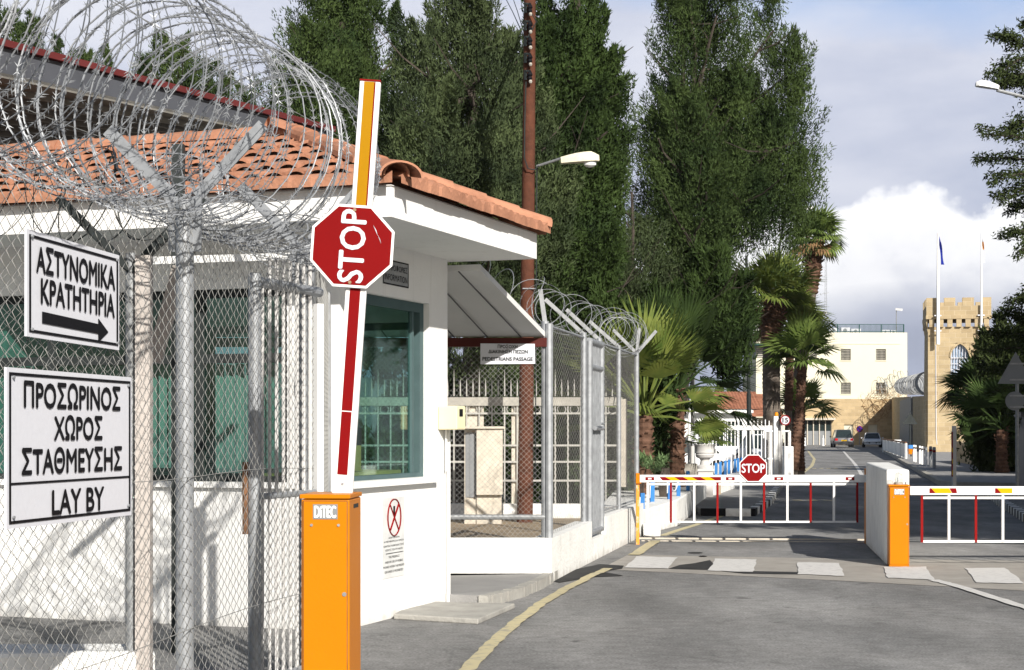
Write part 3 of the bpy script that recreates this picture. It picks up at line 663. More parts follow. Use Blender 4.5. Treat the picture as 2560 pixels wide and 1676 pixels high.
# solid deck under the tiles
dk = MB(); a_ = [B(ex0 + .05, ey0 + .05, zb), B(ex1 - .05, ey0 + .05, zb), B(ex1 - .05, ey1 - .05, zb), B(ex0 + .05, ey1 - .05, zb), B(ex0 + half, (ey0 + ey1) / 2, zb + (half - .05) * SL), B(ex1 - half, (ey0 + ey1) / 2, zb + (half - .05) * SL)]
dk.add(a_, [(3, 2, 1, 0), (0, 1, 5, 4), (2, 3, 4, 5), (1, 2, 5), (3, 0, 4)]); dk.build('roof_deck', M['conc'], roof)
hc = MB()
def ridge(p, q, r=.1, step=.36):
    p = Vector(p); q = Vector(q); d = (q - p); n_ = int(d.length / step); d.normalize(); sd = d.cross(Vector((0, 0, 1))).normalized(); upv = sd.cross(d)
    for i in range(n_ + 1):
        a = p + d * (i * step - .02) + upv * .02; b_ = a + d * (step + .05); V = []
        for (c, rr_) in ((a, r * 1.12), (b_, r * .95)):
            for k in range(9): an = math.pi * k / 8; V.append(c + sd * math.cos(an) * rr_ + upv * math.sin(an) * rr_)
        for (c, rr_) in ((a, r * 1.12 - .016), (b_, r * .95 - .016)):
            for k in range(9): an = math.pi * k / 8; V.append(c + sd * math.cos(an) * rr_ + upv * math.sin(an) * rr_)
        hc.add(V, [(k, k + 1, k + 10, k + 9) for k in range(8)] + [(k + 18, k + 27, k + 28, k + 19) for k in range(8)] + [(k, k + 18, k + 19, k + 1) for k in range(8)])
apx = Vector(B(ex1 - half, (ey0 + ey1) / 2, zb + half * SL + .03)); apx2 = Vector(B(ex0 + half, (ey0 + ey1) / 2, zb + half * SL + .03))
ridge(B(ex1 + .0, ey0 - .0, zb + .05), apx); ridge(B(ex1, ey1, zb + .05), apx); ridge(apx, apx2); ridge(B(ex0, ey0, zb + .05), apx2); ridge(B(ex0, ey1, zb + .05), apx2)
hc.build('ridge_tiles', M['tile'], roof)
# steel end tile, curled over the corner
hc = MB(); p = Vector(B(ex1 - .02, ey0 + .02, zb + .09)); dd = (Vector(B(ex1, ey0, 0)) - Vector(B(ex1 - 1, ey0 + 1, 0))).normalized(); sd = Vector((-dd.y, dd.x, 0)); V = []
for t in (-.22, .16):
    for rr_ in (.17, .15):
        for k in range(13): an = math.pi * k / 12; V.append(p + dd * t + sd * math.cos(an) * rr_ * 1.1 + Vector((0, 0, math.sin(an) * rr_ * .75 - (.05 if t > 0 else -.02))))
hc.add(V, [(k, k + 1, k + 27, k + 26) for k in range(12)] + [(k + 13, k + 39, k + 40, k + 14) for k in range(12)] + [(k + 26, k + 27, k + 40, k + 39) for k in range(12)])
hc.build('end_tile', M['tile'], roof)
# things in and on the booth
dk = thing('desk', B(-.45, 1.0, .08), 'ochre desk standing behind the booth window that faces the road', 'desk')
q = MB(); q.box(-.85, -.25, .25, 1.85, 1.27, 1.32, B); q.build('top', M['wooddesk'], dk)
q = MB(); q.box(-.3, -.27, .3, 1.0, 1.33, 1.56, B); q.build('front_board', M['wooddesk'], dk)
for (a, b_) in ((-.83, .3), (-.83, 1.75), (-.32, .3), (-.32, 1.75)): q = MB(); q.box(a, a + .05, b_, b_ + .05, .08, 1.27, B); q.build('leg', M['wooddesk'], dk)
q = MB(); q.slab([B(-.36, .36, 1.6), B(-.36, .8, 1.72), B(-.5, .8, 1.72), B(-.5, .36, 1.6)], (0, 0, .04)); tag(q.build('papers', M['signwhite']), 'sheaf of pale papers leaning on the desk inside the booth window', 'papers')
mo = thing('monitor', B(-.5, 1.3, 1.32), 'black computer monitor on the desk inside the booth window', 'monitor')
q = MB(); q.slab([B(-.42, 1.1, 1.4), B(-.5, 1.5, 1.4), B(-.5, 1.5, 1.72), B(-.42, 1.1, 1.72)], (-.03, 0, 0)); q.build('screen', M['black'], mo)
q = MB(); q.box(-.52, -.44, 1.26, 1.34, 1.32, 1.42, B); q.build('stand', M['black'], mo)
# signs on the booth wall: face plane x = .004
def plate_on_wall(name, label, px0, px1, pt0, pb0, pt1, pb1, material, lines, border=None, red=False, xw=.006, txt='black'):
    def onwall(px, py):
        k = (px - CX) / F; b_ = (CB.x + ux.x * xw - k * (CB.y + ux.y * xw)) / (k * uy.y - uy.x); Y = CB.y + ux.y * xw + uy.y * b_
        return b_, E - (py - HY) / F * Y
    b0, t0 = onwall(px0, pt0); _, l0 = onwall(px0, pb0); b1, t1 = onwall(px1, pt1); _, l1 = onwall(px1, pb1)
    zt, zb_ = (t0 + t1) / 2, (l0 + l1) / 2
    q = MB(); q.box(.001, xw, b0, b1, zb_, zt, B); o = tag(q.build(name, material), label, 'sign')
    wd_ = b1 - b0; ht = zt - zb_; cy = (b0 + b1) / 2
    if border:
        q = MB(); e = .012
        for (a, c, d_, f_) in ((b0, b1, zt - e, zt), (b0, b1, zb_, zb_ + e)): q.box(xw + .001, xw + .003, a, c, d_, f_, B)
        q.box(xw + .001, xw + .003, b0, b0 + e, zb_ + e, zt - e, B); q.box(xw + .001, xw + .003, b1 - e, b1, zb_ + e, zt - e, B); q.build('border', M['black'], o)
    if lines:
        q = MB()
        for (s, fy, fh, fw_) in lines: text_mesh(q, s, B(xw + .003, cy, zt - ht * fy), uy, (0, 0, 1), wd_ * fw_, ht * fh)
        q.build('lettering', M[txt], o)
    return o, b0, b1, zt, zb_
plate_on_wall('information_sign', 'grey sign in Greek and English lettering high on the booth wall above the window', 958, 1021, 645, 706, 661, 724, M['signgrey'], [('ΠΛΗΡΟΦΟΡΙΕΣ', .3, .26, .88), ('INFORMATION', .7, .26, .88)], True)
o, b0, b1, zt, zb_ = plate_on_wall('phone_ban_sign', 'pale faded notice with a red crossed ring on the booth wall below the window', 957, 1011, 1247, 1451, 1240, 1436, M['paper'],
    [('ΑΠΑΓΟΡΕΥΕΤΑΙ', .5, .022, .5), ('Η ΜΕΤΑΦΟΡΑ ΚΑΙ ΧΡΗΣΗ', .545, .024, .9), ('ΚΙΝΗΤΩΝ ΤΗΛΕΦΩΝΩΝ ΣΤΟΥΣ', .6, .026, .94), ('ΧΩΡΟΥΣ ΤΩΝ ΦΥΛΑΚΩΝ', .65, .026, .8),
     ('THE PRESENCE', .74, .028, .5), ('AND/OR USE OF MOBILE', .8, .028, .82), ("PHONES WITHIN THE PRISON'S", .86, .028, .97), ('GROUNDS IS PROHIBITED', .92, .028, .85)])
q = MB(); cy = (b0 + b1) / 2; cz = zt - (zt - zb_) * .25; ra = (b1 - b0) * .3
ring = [B(.009, cy + ra * math.cos(a), cz + ra * math.sin(a) * 1.15) for a in np.linspace(0, 2 * math.pi, 28)]
for i in range(27): q.bar(ring[i], ring[i + 1], .004, .02, up=ux)
q.bar(B(.009, cy - ra * .65, cz + ra * .8), B(.009, cy + ra * .65, cz - ra * .8), .004, .02, up=ux); q.bar(B(.012, cy + ra * .65, cz + ra * .8), B(.012, cy - ra * .65, cz - ra * .8), .004, .02, up=ux)
q.build('red_ring', M['redpaint'], o)
q = MB(); q.box(.0095, .013, cy - .015, cy + .015, cz + .02, cz + ra * .7, B); q.box(.0095, .013, b0 + .06, b1 - .04, zt - (zt - zb_) * .695, zt - (zt - zb_) * .69, B); q.build('phone_symbol', M['black'], o)
ib = thing('intercom_box', B(.0, 2.3, 1.85), 'ivory intercom box with white conduit at the far corner of the booth wall', 'intercom box')
q = MB(); q.box(.003, .2, 2.16, 2.39, 1.70, 1.93, B); q.build('case', M['ivory'], ib, bevel=.012)
q = MB(); q.box(.201, .206, 2.22, 2.3, 1.83, 1.9, B); q.build('display', M['black'], ib)
q = MB(); q.tube([B(.03, 2.36, 1.70), B(.03, 2.36, .02)], .02, 8); q.tube([B(.03, 2.3, 1.70), B(.03, 2.3, 1.3)], .012, 8); q.build('conduit', M['white'], ib)
cb = MB(); cp = []
for i in range(26):
    t = i / 25; cp.append(B(-.28 + .03 * math.sin(t * 9) - .03, -.03 - .01 * math.sin(t * 20), 2.16 - t * 1.0))
cb.tube(cp, .013, 6); cb.tube([B(-.28 + .05 * math.cos(a) - .06, -.035, 2.08 + .11 * math.sin(a)) for a in np.linspace(1.57, 7.8, 16)], .011, 6)
tag(cb.build('cable', M['black'], smooth=True), 'looped black cable hanging down the booth corner behind the gate', 'cable')
# passage canopy
P1 = Vector((-.311, 16.62, 3.27)); P2 = Vector((.37, 18.93, 2.74)); P3 = Vector((-3.4, 18.93, 2.74)); P4 = P1 - ux * 3.3; P4.z = 3.27
pc = thing('passage_canopy', (-.5, 18.9, 0), 'sloping white lean to roof over the pedestrian passage behind the booth', 'canopy')
q = MB(); q.slab([P1, P2, P3, P4], (0, 0, .06)); q.build('roof_sheet', M['soffit'], pc)
q = MB()
for k in range(1, 9): a = P2.lerp(P3, k * .1 - .03); b_ = P1.lerp(P4, k * .1 - .03); q.bar(a + Vector((0, 0, -.004)), b_ + Vector((0, 0, -.004)), .012, .008)
q.build('seams', M['deckgrey'], pc)
q = MB(); q.bar(P3 + Vector((0, .0, -.06)), P2 + Vector((.02, .0, -.06)), .08, .1); q.build('beam', M['maroon'], pc)
q = MB(); q.tube([P2 + Vector((.045, 0, -2.25)), P2 + Vector((.045, 0, .15))], .045, 10); q.build('post', M['galv'], pc)
# passage sign
def flat_sign(name, label, pts, material, lines, t=.01, cat='sign', group=None, txt='black', bold=.0):
    """pts: TL, TR, BR, BL world; lines (text, fx, fy, fw, fh)"""
    TL, TR, BR, BL = [Vector(p) for p in pts]; n_ = (TR - TL).cross(BL - TL).normalized()
    q = MB(); q.slab([TL, BL, BR, TR], n_ * t); o = tag(q.build(name, material), label, cat, group)
    rx = (TR - TL); dn = (BL - TL); off = -n_ * .004
    q = MB()
    for (s, fx, fy, fw_, fh) in lines: text_mesh(q, s, TL + rx * fx + dn * fy + off, rx, -dn, rx.length * fw_, dn.length * fh, bold)
    if lines: q.build('lettering', M[txt], o)
    return o, TL, rx, dn, n_
flat_sign('passage_sign', 'white board warning of a pedestrian passage hanging under the canopy beam', [W(1201, 859, 18.86), W(1337, 860, 18.86), W(1338, 910, 18.86), W(1201, 911, 18.86)], M['signwhite'],
          [('ΠΡΟΣΟΧΗ', .5, .14, .36, .17), ('ΔΙΑΚΙΝΗΣΗ ΠΕΖΩΝ', .51, .38, .72, .17), ('PEDESTRIANS PASSAGE', .5, .74, .92, .17)], bold=.04, txt='dark')
# ================================================================== BIG STEEL CANOPY BEHIND THE FENCE
st = thing('steel_canopy', (-4, 20, 0), 'large grey steel canopy with red roof edge behind the razor wire', 'canopy')
A0 = W(0, 108, 17.0); zc = A0.z; B0 = W(830, 311, 21.9); B0.z = zc; dirn = (B0 - A0).normalized(); A1 = A0 - dirn * 4; A1.z = zc
Cc = Vector((-2.9, 22.6, zc)); Dd = Vector((-11.5, 23.6, zc)); dz = lambda p, z: Vector((p.x, p.y, zc + z))
q = MB(); q.slab([dz(A1, -.42), dz(B0, -.24), dz(Cc, -.24), dz(Dd, -.42)], (0, 0, .05)); q.build('ribbed_deck', M['decksof'], st)
for k in range(1, 15):
    q = MB(); t = k / 15; a = A1.lerp(Dd, t); b_ = B0.lerp(Cc, t); q.bar(dz(a, -.45), dz(b_, -.27), .05, .06); q.build('rib', M['decksof'], st)
q = MB(); q.slab([dz(A1, -.4), dz(B0, -.22), dz(B0, -.04), dz(A1, -.04)], (-.05, .03, 0)); q.slab([dz(B0, -.22), dz(Cc, -.22), dz(Cc, -.04), dz(B0, -.04)], (-.03, -.03, 0)); q.build('fascia', M['deckgrey'], st)
q = MB(); q.bar(A1, B0, .12, .07); q.build('red_trim', M['maroonshaded'], st)
q = MB(); q.slab([dz(A1, -.03), dz(B0, -.03), dz(Cc, -.03), dz(Dd, -.03)], (0, 0, .04)); q.build('roof_sheet', M['deckgrey'], st)
for (x, y) in ((-3.2, 22.2), (-7.5, 22.8)): q = MB(); q.box(x - .08, x + .08, y, y + .16, 0, zc - .4); q.build('column', M['dark'], st)
cx_ = W(446, 480, 12.9); q = MB(); q.box(cx_.x - .045, cx_.x + .045, 12.85, 12.94, 0, 3.88); tag(q.build('steel_post', M['dark']), 'dark square steel post rising in front of the tiled roof behind the coil', 'post')
# ================================================================== FENCES
FX = lambda Y: -3.366 + .178 * Y; fd = Vector((.175, .985, 0)).normalized(); fn = Vector((fd.y, -fd.x, 0))
def fp(Y, off=0, z=0): p = Vector((FX(Y), Y, z)) + fn * off; return Vector((p.x, p.y, z))
nf = thing('chain_link_fence', fp(9.18), 'tall galvanised chain link fence nearest the camera carrying two white signs', 'fence')
chain('mesh', fp(5.6), fp(11.42), .0, 2.9, .072, .0023, nf, jag=.05, seed=2, aspect=1.45)
def vpost(parent, Y, base, r=.05, top=2.95, arm=.53, wdt=.06):
    q = MB(); q.tube([base, base + Vector((0, 0, top))], r, 14); po = q.build('post', M['galv'], parent, smooth=True)
    for s in (1, -1):
        q = MB(); a = base + fn * s * (r + .012) + Vector((0, 0, top - .28)); k = base + fn * s * (r + .02) + Vector((0, 0, top + .02)); tip = k + fn * s * arm * .71 + Vector((0, 0, arm * .71))
        q.bar(a, k, wdt, .012, up=fd); q.bar(k, tip, .01, wdt * 1.15, up=fn * -s + Vector((0, 0, 1))); q.bar(k + fd * wdt * .4, tip + fd * wdt * .4, wdt * .8, .01, up=fn * -s + Vector((0, 0, 1)))
        q.build('angled_arm', M['galv'], po)
    return po
vpost(nf, 9.18, fp(9.18, -.05))
vpost(nf, 11.1, fp(11.3, -.05), .04)
vpost(nf, 6.4, fp(6.1, -.05))
q = MB()
for z in (1.45, 2.86): q.tube([fp(Y, .004, z + .012 * math.sin(Y * 2)) for Y in np.linspace(5.6, 11.4, 14)], .0025, 4)
q.tube([fp(Y, .004, .62 + .02 * math.sin(Y * 1.4)) for Y in np.linspace(5.6, 11.4, 14)], .0025, 4)
q.build('tension_wire', M['wire'], nf)
cl = coil('razor_wire_coil', fp(5.7, 0, 3.36), fp(11.25, 0, 3.4), .56, .2, .005, .034, M['razor'], seed=5, barb_every=.052, wob=.06)
tag(cl, 'big razor wire coil along the top of the near chain link fence', 'razor wire')
tw = MB()
for (o_, z_) in ((.5, 3.45), (-.2, 3.9), (.05, 2.86), (-.5, 3.3)): tw.tube([fp(Y, o_, z_ - .02 * math.sin(Y * 1.7)) for Y in np.linspace(5.7, 11.3, 16)], .0022, 4)
cw = tw.build('support_wire', M['wire'], cl)
# crushed tangle of razor wire lying between the arms
c2 = coil('razor_wire_tangle', fp(8.6, -.05, 2.98), fp(11.6, -.02, 2.92), .22, .14, .0045, .022, M['razor'], seed=9, barb_every=.08, wob=.5, squash=.45, two=False)
tag(c2, 'flattened tangle of razor wire lying along the fence top under the big coil', 'razor wire')
# signs on the near fence
def fence_sign(name, label, x0, yt0, yb0, x1, yt1, yb1, lines, band=None):
    def at(px, py, off=.03):
        k = (px - CX) / F; Y = (-3.366 + fn.x * off - k * fn.y * off) / (k - .178) ; p = fp(Y, off); return Vector((p.x, p.y, E - (py - HY) / F * p.y))
    TL, TR, BR, BL = at(x0, yt0), at(x1, yt1), at(x1, yb1), at(x0, yb0)
    o, TL, rx, dn, n_ = flat_sign(name, label, [TL, TR, BR, BL], M['signwhite'], [])
    off = -n_ * .004; q = MB(); e = .012; m = .02
    rl = rx.normalized(); dl = dn.normalized(); w_, h_ = rx.length, dn.length
    def rect(xa, xb, ya, yb):
        q.slab([TL + rl * xa + dl * ya + off, TL + rl * xa + dl * yb + off, TL + rl * xb + dl * yb + off, TL + rl * xb + dl * ya + off], n_ * .002)
    rect(m, w_ - m, m, m + e); rect(m, w_ - m, h_ - m - e, h_ - m); rect(m, m + e * 1.3, m + e, h_ - m - e); rect(w_ - m - e * 1.3, w_ - m, m + e, h_ - m - e)
    if band: rect(m + e, w_ - m - e, h_ * band, h_ * band + e * .8)
    q.build('border', M['black'], o)
    q = MB()
    for (s, fx, fy, fw_, fh) in lines: text_mesh(q, s, TL + rx * fx + dn * fy + off * 1.4, rx, -dn, w_ * fw_, h_ * fh, .035)
    q.build('lettering', M['black'], o)
    q = MB()
    for (fx, fy) in ((.04, .06), (.96, .06), (.04, .93), (.96, .93)):
        c = TL + rx * fx + dn * fy + off; q.tube([c, c - n_ * .008], .007, 8)
    q.build('bolt', M['galv'], o)
    return o, TL, rx, dn, n_, off
o, TL, rx, dn, n_, off = fence_sign('direction_sign', 'white Greek sign with a black arrow, the upper of two on the near fence', 66.5, 572, 841, 298, 639, 876, [('ΑΣΤΥΝΟΜΙΚΑ', .51, .255, .85, .25), ('ΚΡΑΤΗΤΗΡΙΑ', .53, .55, .80, .23)])
q = MB(); ar = [(.145, .745), (.145, .855), (.745, .865), (.745, .95), (.86, .83), (.745, .71), (.745, .765)]
q.slab([TL + rx * a + dn * (b_ + .0) + off * 1.2 for a, b_ in ar], n_ * .002); q.build('arrow', M['black'], o)
fence_sign('parking_sign', 'white temporary parking sign reading lay by, the lower one on the near fence', 16, 918, 1324, 328.6, 944, 1288, [('ΠΡΟΣΩΡΙΝΟΣ', .5, .16, .77, .165), ('ΧΩΡΟΣ', .53, .37, .39, .16), ('ΣΤΑΘΜΕΥΣΗΣ', .5, .585, .80, .165), ('LAY BY', .53, .86, .42, .155)], band=.715)
# dense panel that closes the near fence towards the booth
ef = thing('end_fence_panel', fp(11.42), 'narrow chain link panel between the near fence end and the booth corner', 'fence')
pe_ = Vector(B(-.05, -.12, 0)); chain('mesh', fp(11.45), pe_, .1, 2.85, .075, .0018, ef, jag=.04, seed=3)
q = MB(); q.tube([pe_, pe_ + Vector((0, 0, 2.85))], .02, 8); q.build('post', M['galvd'], ef)
# tubular pedestrian gate behind the mesh
g0 = Vector((W(637, 700, 10.55).x, 10.55, 0)); gd = Vector((.33, .944, 0)).normalized(); tg = thing('tubular_gate', g0, 'galvanised tubular gate with vertical bars behind the near fence', 'gate')
q = MB(); q.tube([g0, g0 + Vector((0, 0, 2.68))], .042, 12); q.build('gate_post', M['galv'], tg, smooth=True)
q = MB(); q.bar(g0 + gd * .9, g0 + gd * .9 + Vector((0, 0, 2.55)), .055, .055); q.build('gate_post', M['white'], tg)
for (z, l_, r_) in ((2.63, .92, .035), (1.28, .85, .022), (.12, .85, .022)): q = MB(); q.tube([g0 + Vector((0, 0, z)), g0 + gd * l_ + Vector((0, 0, z))], r_, 10); q.build('rail', M['galv'], tg)
for k in range(8):
    q = MB(); p = g0 + gd * (.1 + k * .097); q.tube([p + Vector((0, 0, .12)), p + Vector((0, 0, 2.8 if k > 0 else 2.63))], .0125, 6); q.build('bar', M['urn'], tg)
q = MB(); q.bar(g0 + gd * .0 + Vector((-.055, -.03, 1.05)), g0 + Vector((-.055, -.03, 1.5)), .03, .02); q.build('lock', M['rust'], tg)
# inner fence on a low white wall
lw = MB(); lw.prism([(-4.6, 9.2), (-2.38, 9.55), (-2.18, 9.62), (-2.05, 9.8), (-2.2, 9.95), (-4.7, 9.75)], 0, [.46, .45, .44, .41, .45, .46])
tag(lw.build('low_wall', M['wwall'], bevel=.03), 'low white masonry wall under the inner fence at lower left', 'wall')
nf2 = thing('inner_fence', (-2.6, 9.75, 0), 'second chain link fence on the low white wall behind the signs', 'fence')
ip = W(328, 1000, 9.75); ip.z = 0
chain('mesh', (-4.6, 9.45), (ip.x, 9.72), .42, 2.62, .075, .0017, nf2, jag=.02, seed=7)
q = MB(); q.tube([ip + Vector((0, 0, .4)), ip + Vector((0, 0, 2.72))], .032, 12)
pi_ = q.build('post', M['galvd'], nf2, smooth=True)
for s in (1, -1):
    q = MB(); k = ip + Vector((s * .0, 0, 2.62)); q.bar(k, k + Vector((s * .42, 0, .42)), .06, .045); q.build('angled_arm', M['dark'], pi_)  # dark colour on the arms carries the canopy's shade
c3 = coil('inner_razor_wire', Vector((-4.6, 9.5, 3.02)), Vector((ip.x + .2, 9.75, 3.05)), .26, .3, .0045, .02, M['dark'], seed=12, barb_every=.07)
tag(c3, 'smaller dark razor wire coil on top of the inner fence behind the signs', 'razor wire')
bp = W(360, 1000, 9.7); q = MB(); q.box(bp.x - .043, bp.x + .043, 9.66, 9.74, 0, 2.7); tb_ = tag(q.build('square_post', M['beige']), 'beige square post beside the inner fence and next to the signs', 'post')
q = MB(); q.bar(W(384, 905, 9.9), W(452, 668, 9.9), .09, .04, up=(0, 1, 0)); q.build('brace', M['beige'], tb_)
q = MB(); q.bar(W(380, 652, 11.2), W(760, 640, 12.6), .05, .05); tag(q.build('overhead_rail', M['white']), 'white horizontal rail above the tubular gate under the eaves', 'rail')
# ================================================================== NEAR BARRIER
def barrier_cabinet(root, o, ang, w_, d_, h_, plate=True, z0=0):
    c, s = math.cos(ang), math.sin(ang); fr = lambda x, y, z: (o[0] + x * c - y * s, o[1] + x * s + y * c, z)
    q = MB(); q.box(0, w_, 0, d_, z0, z0 + h_ - .025, fr); cab = q.build('cabinet', M['orange'], root, bevel=.008)
    q = MB(); q.box(-.006, w_ + .006, -.012, d_ + .004, z0 + h_ - .022, z0 + h_, fr); q.build('lid', M['orange'], cab, bevel=.004)
    q = MB(); q.box(.012, w_ - .012, -.006, .0, z0 + .03, z0 + h_ - .035, fr); q.build('door', M['orange'], cab, bevel=.003)
    q = MB(); q.box(w_ * .25, w_ * .76, -.0085, -.006, z0 + h_ - .125, z0 + h_ - .05, fr); pl = q.build('name_plate', M['greypanel'], cab)
    q = MB(); text_mesh(q, 'DíTEC', fr(w_ * .505, -.0115, z0 + h_ - .088), (c, s, 0), (0, 0, 1), w_ * .44, .058, .05); q.build('lettering', M['white'], pl)
    q = MB()
    for x in (.22, .78): p = Vector(fr(w_ * x, -.006, z0 + h_ - .155)); q.tube([p, p + Vector((s, -c, 0)) * .006], .007, 10)
    q.build('screw', M['galv'], cab)
    q = MB(); p = Vector(fr(w_ * .9, -.006, z0 + h_ * .52)); q.tube([p, p + Vector((s, -c, 0)) * .004], .011, 12); q.build('lock', M['galvd'], cab)
    q = MB(); q.box(.009, .0115, -.0065, .001, z0 + .03, z0 + h_ - .035, fr); q.box(w_ - .0115, w_ - .009, -.0065, .001, z0 + .03, z0 + h_ - .035, fr); q.box(.012, w_ - .012, -.0065, .001, z0 + h_ - .0345, z0 + h_ - .032, fr); q.build('door_gap', M['rust'], cab)
    q = MB(); q.box(w_, w_ + .002, d_ * .35, d_ * .75, z0 + h_ - .075, z0 + h_ - .055, fr); q.build('vent', M['dark'], cab)
    return fr
cab0 = W(753, 1236, 8.5); H0 = cab0.z - .33
b1 = thing('raised_barrier', (cab0.x + .12, 8.6, 0), 'nearest orange barrier cabinet with its arm raised upright and a stop sign turned sideways', 'barrier')
q = MB(); q.box(cab0.x - .06, cab0.x + .32, 8.4, 8.95, 0, .33); q.build('plinth', M['wwall'], b1)
barrier_cabinet(b1, (cab0.x, 8.5 + .0, 0), R(-4), .245, .36, H0, z0=.33)
YA = 8.72; a0 = W(850, 1300, YA); a1 = W(925.5, 203, YA); ad = (a1 - a0).normalized(); asd = Vector((ad.z, 0, -ad.x)); AW = .108
def on_arm(t, s, y=0): return a0 + ad * t + asd * s + Vector((0, y, 0))
L_ = (a1 - a0).length
def quad_arm(mb, t0, t1, s0, s1, y0, y1): mb.hexa([on_arm(t0, s0, y0), on_arm(t0, s1, y0), on_arm(t0, s1, y1), on_arm(t0, s0, y1), on_arm(t1, s0, y0), on_arm(t1, s1, y0), on_arm(t1, s1, y1), on_arm(t1, s0, y1)])
q = MB(); quad_arm(q, 0, L_, -AW / 2, AW / 2, 0, .045); arm = q.build('arm', M['white'], b1, bevel=.006)
q = MB(); quad_arm(q, L_, L_ + .008, -AW / 2, AW / 2, -.003, .048); q.build('end_cap', M['redpaint'], arm)
py = lambda y: (1300 - y) / (1300 - 203) * L_
q = MB(); quad_arm(q, py(538), L_ - .004, -.030, .022, -.003, 0); q.build('amber_stripe', M['yellow'], arm)
q = MB(); quad_arm(q, py(538), L_ - .004, .0225, .029, -.003, 0); q.build('red_edge', M['red'], arm)
q = MB(); quad_arm(q, py(1027), py(722), -.030, .024, -.003, 0); quad_arm(q, py(1187), py(1030), -.030, .022, -.003, 0); q.build('red_stripe', M['red'], arm)
q = MB(); q.tube([on_arm(py(1210), 0, -.004), on_arm(py(1210), 0, 0)], .008, 8); q.build('rivet', M['galv'], arm)
def octagon(root, c, rx, up, flat, text_rx, text_up, tw_, th_, t=.006, nm='stop_sign', back=.0):
    c = Vector(c); rx = Vector(rx).normalized(); up = Vector(up).normalized(); n_ = rx.cross(up)     # n_ points to the viewer
    Rr = flat / 2 / math.cos(math.pi / 8); oc = lambda r, o: [c + rx * (r * math.cos(math.pi / 8 + k * math.pi / 4)) + up * (r * math.sin(math.pi / 8 + k * math.pi / 4)) + n_ * o for k in range(8)]
    q = MB(); q.slab(oc(Rr, 0), n_ * t); s = q.build(nm, M['white'], root)
    q = MB(); q.slab(oc(Rr - .014 * flat / .42, t + .0005), n_ * .001); q.build('red_face', M['red'], s)
    q = MB(); text_mesh(q, 'STOP', c + n_ * (t + .004), text_rx, text_up, tw_, th_, .026); q.build('lettering', M['signwhite'], s)
    return s
sc_ = W(881, 616, YA - .02); ss = octagon(b1, sc_, asd, ad, .425, ad, -asd, .372, .128)
q = MB()
for t_ in (.187, -.187): p = sc_ + ad * t_ - Vector((0, .012, 0)); q.tube([p, p + Vector((0, .006, 0))], .009, 10)
q.build('bolt', M['bronze'], ss)
q = MB(); sc1 = [sc_ + asd * a + ad * b_ - Vector((0, .0095, 0)) for a, b_ in ((.1, .115), (.118, .09), (.125, .068), (.14, .045), (.148, .02), (.136, .048), (.12, .075), (.112, .092))]; q.slab(sc1, Vector((0, .001, 0))); q.build('scratch', M['signwhite'], ss)
# ================================================================== FAR BARRIERS
def stickers(parent, o, rx, up, s0, w_, h_, kind):
    pass
b2_ = thing('lowered_barrier', (5.0, 25, 0), 'lowered white barrier arm with stop sign and hanging skirt across the left lane', 'barrier')
YL = 25.0; xl = W(1599, 1190, YL); xr = W(2215, 1197, YL); s_ = YL / F
q = MB(); q.box(xl.x, xr.x, YL - .03, YL + .03, xr.z - .055, xr.z + .055); arm = q.build('arm', M['white'], b2_, bevel=.006)
for o_ in b2_.children: pass
zA = xr.z; xa = lambda px: (px - CX) * s_
q = MB(); q.box(5.28, 5.55, 25.0, 25.3, 0, 1.12); q.build('cabinet', M['orange'], b2_)
y_ = YL - .031
q = MB()
for px in (1624, 1825, 1946, 2124): q.box(xa(px - 11), xa(px + 11), y_ - .002, y_, zA - .024, zA + .024)
q.build('red_badge', M['red'], arm)
q = MB()
for px in (1624, 1825, 1946, 2124):
    for k in (-3, 0, 3): q.box(xa(px + k - 1.1), xa(px + k + 1.1), y_ - .004, y_ - .0025, zA - .012, zA + .012)
q.build('badge_mark', M['white'], arm)
def hazard(nm, x0, x1, n_, zc_, hh, parent, first=0, y_=y_):
    for kk_, mm in ((0, 'red'), (1, 'yel')):
        q = MB(); step = (x1 - x0) / n_
        for i in range(n_):
            if (i + first) % 2 != kk_: continue
            a = x0 + i * step; sh_ = step * .35; q.slab([(min(max(a - sh_, x0), x1), y_, zc_ + hh), (min(max(a + sh_, x0), x1), y_, zc_ - hh), (min(a + step + sh_, x1), y_, zc_ - hh), (min(a + step - sh_ if i < n_ - 1 else x1, x1), y_, zc_ + hh)], (0, -.002, 0))
        q.build(nm, M[mm], parent)
hazard('hazard_stripe', xa(1648), xa(1802), 7, zA, .026, arm)
octagon(b2_, (xa(1882), YL - .04, W(0, 1171, YL).z), (1, 0, 0), (0, 0, 1), .405, (1, 0, 0), (0, 0, 1), .34, .13)
def skirt(root, xs, zt, zb_, y, x1, th=.028):
    q = MB(); q.box(xs[0] - .01, x1, y - .012, y + .012, zt - .014, zt + .014); q.build('skirt_rail', M['white'], root)
    q = MB(); q.box(xs[0] - .01, x1, y - .012, y + .012, zb_ - .014, zb_ + .014); q.build('skirt_rail', M['white'], root)
    return q
zt = W(0, 1211, YL).z; zb2 = W(0, 1305, YL).z; xs = [xa(1619 + 58.2 * i) for i in range(10)]
skirt(b2_, xs, zt, zb2, YL, xs[-1] + .01)
for i, x in enumerate(xs):
    q = MB(); q.box(x - .015, x + .015, YL - .018, YL + .018, zb2 - .012, zt + .04); q.build('skirt_bar', M['redpaint'] if i % 2 else M['white'], b2_)
ho = thing('arm_rest_post', (xl.x, YL + .05, 0), 'worn orange rest post at the tip of the lowered barrier arm', 'post')
q = MB(); q.box(xl.x - .05, xl.x - .003, YL + .0, YL + .07, 0, zA - .07); q.build('post', M['orangeold'], ho)
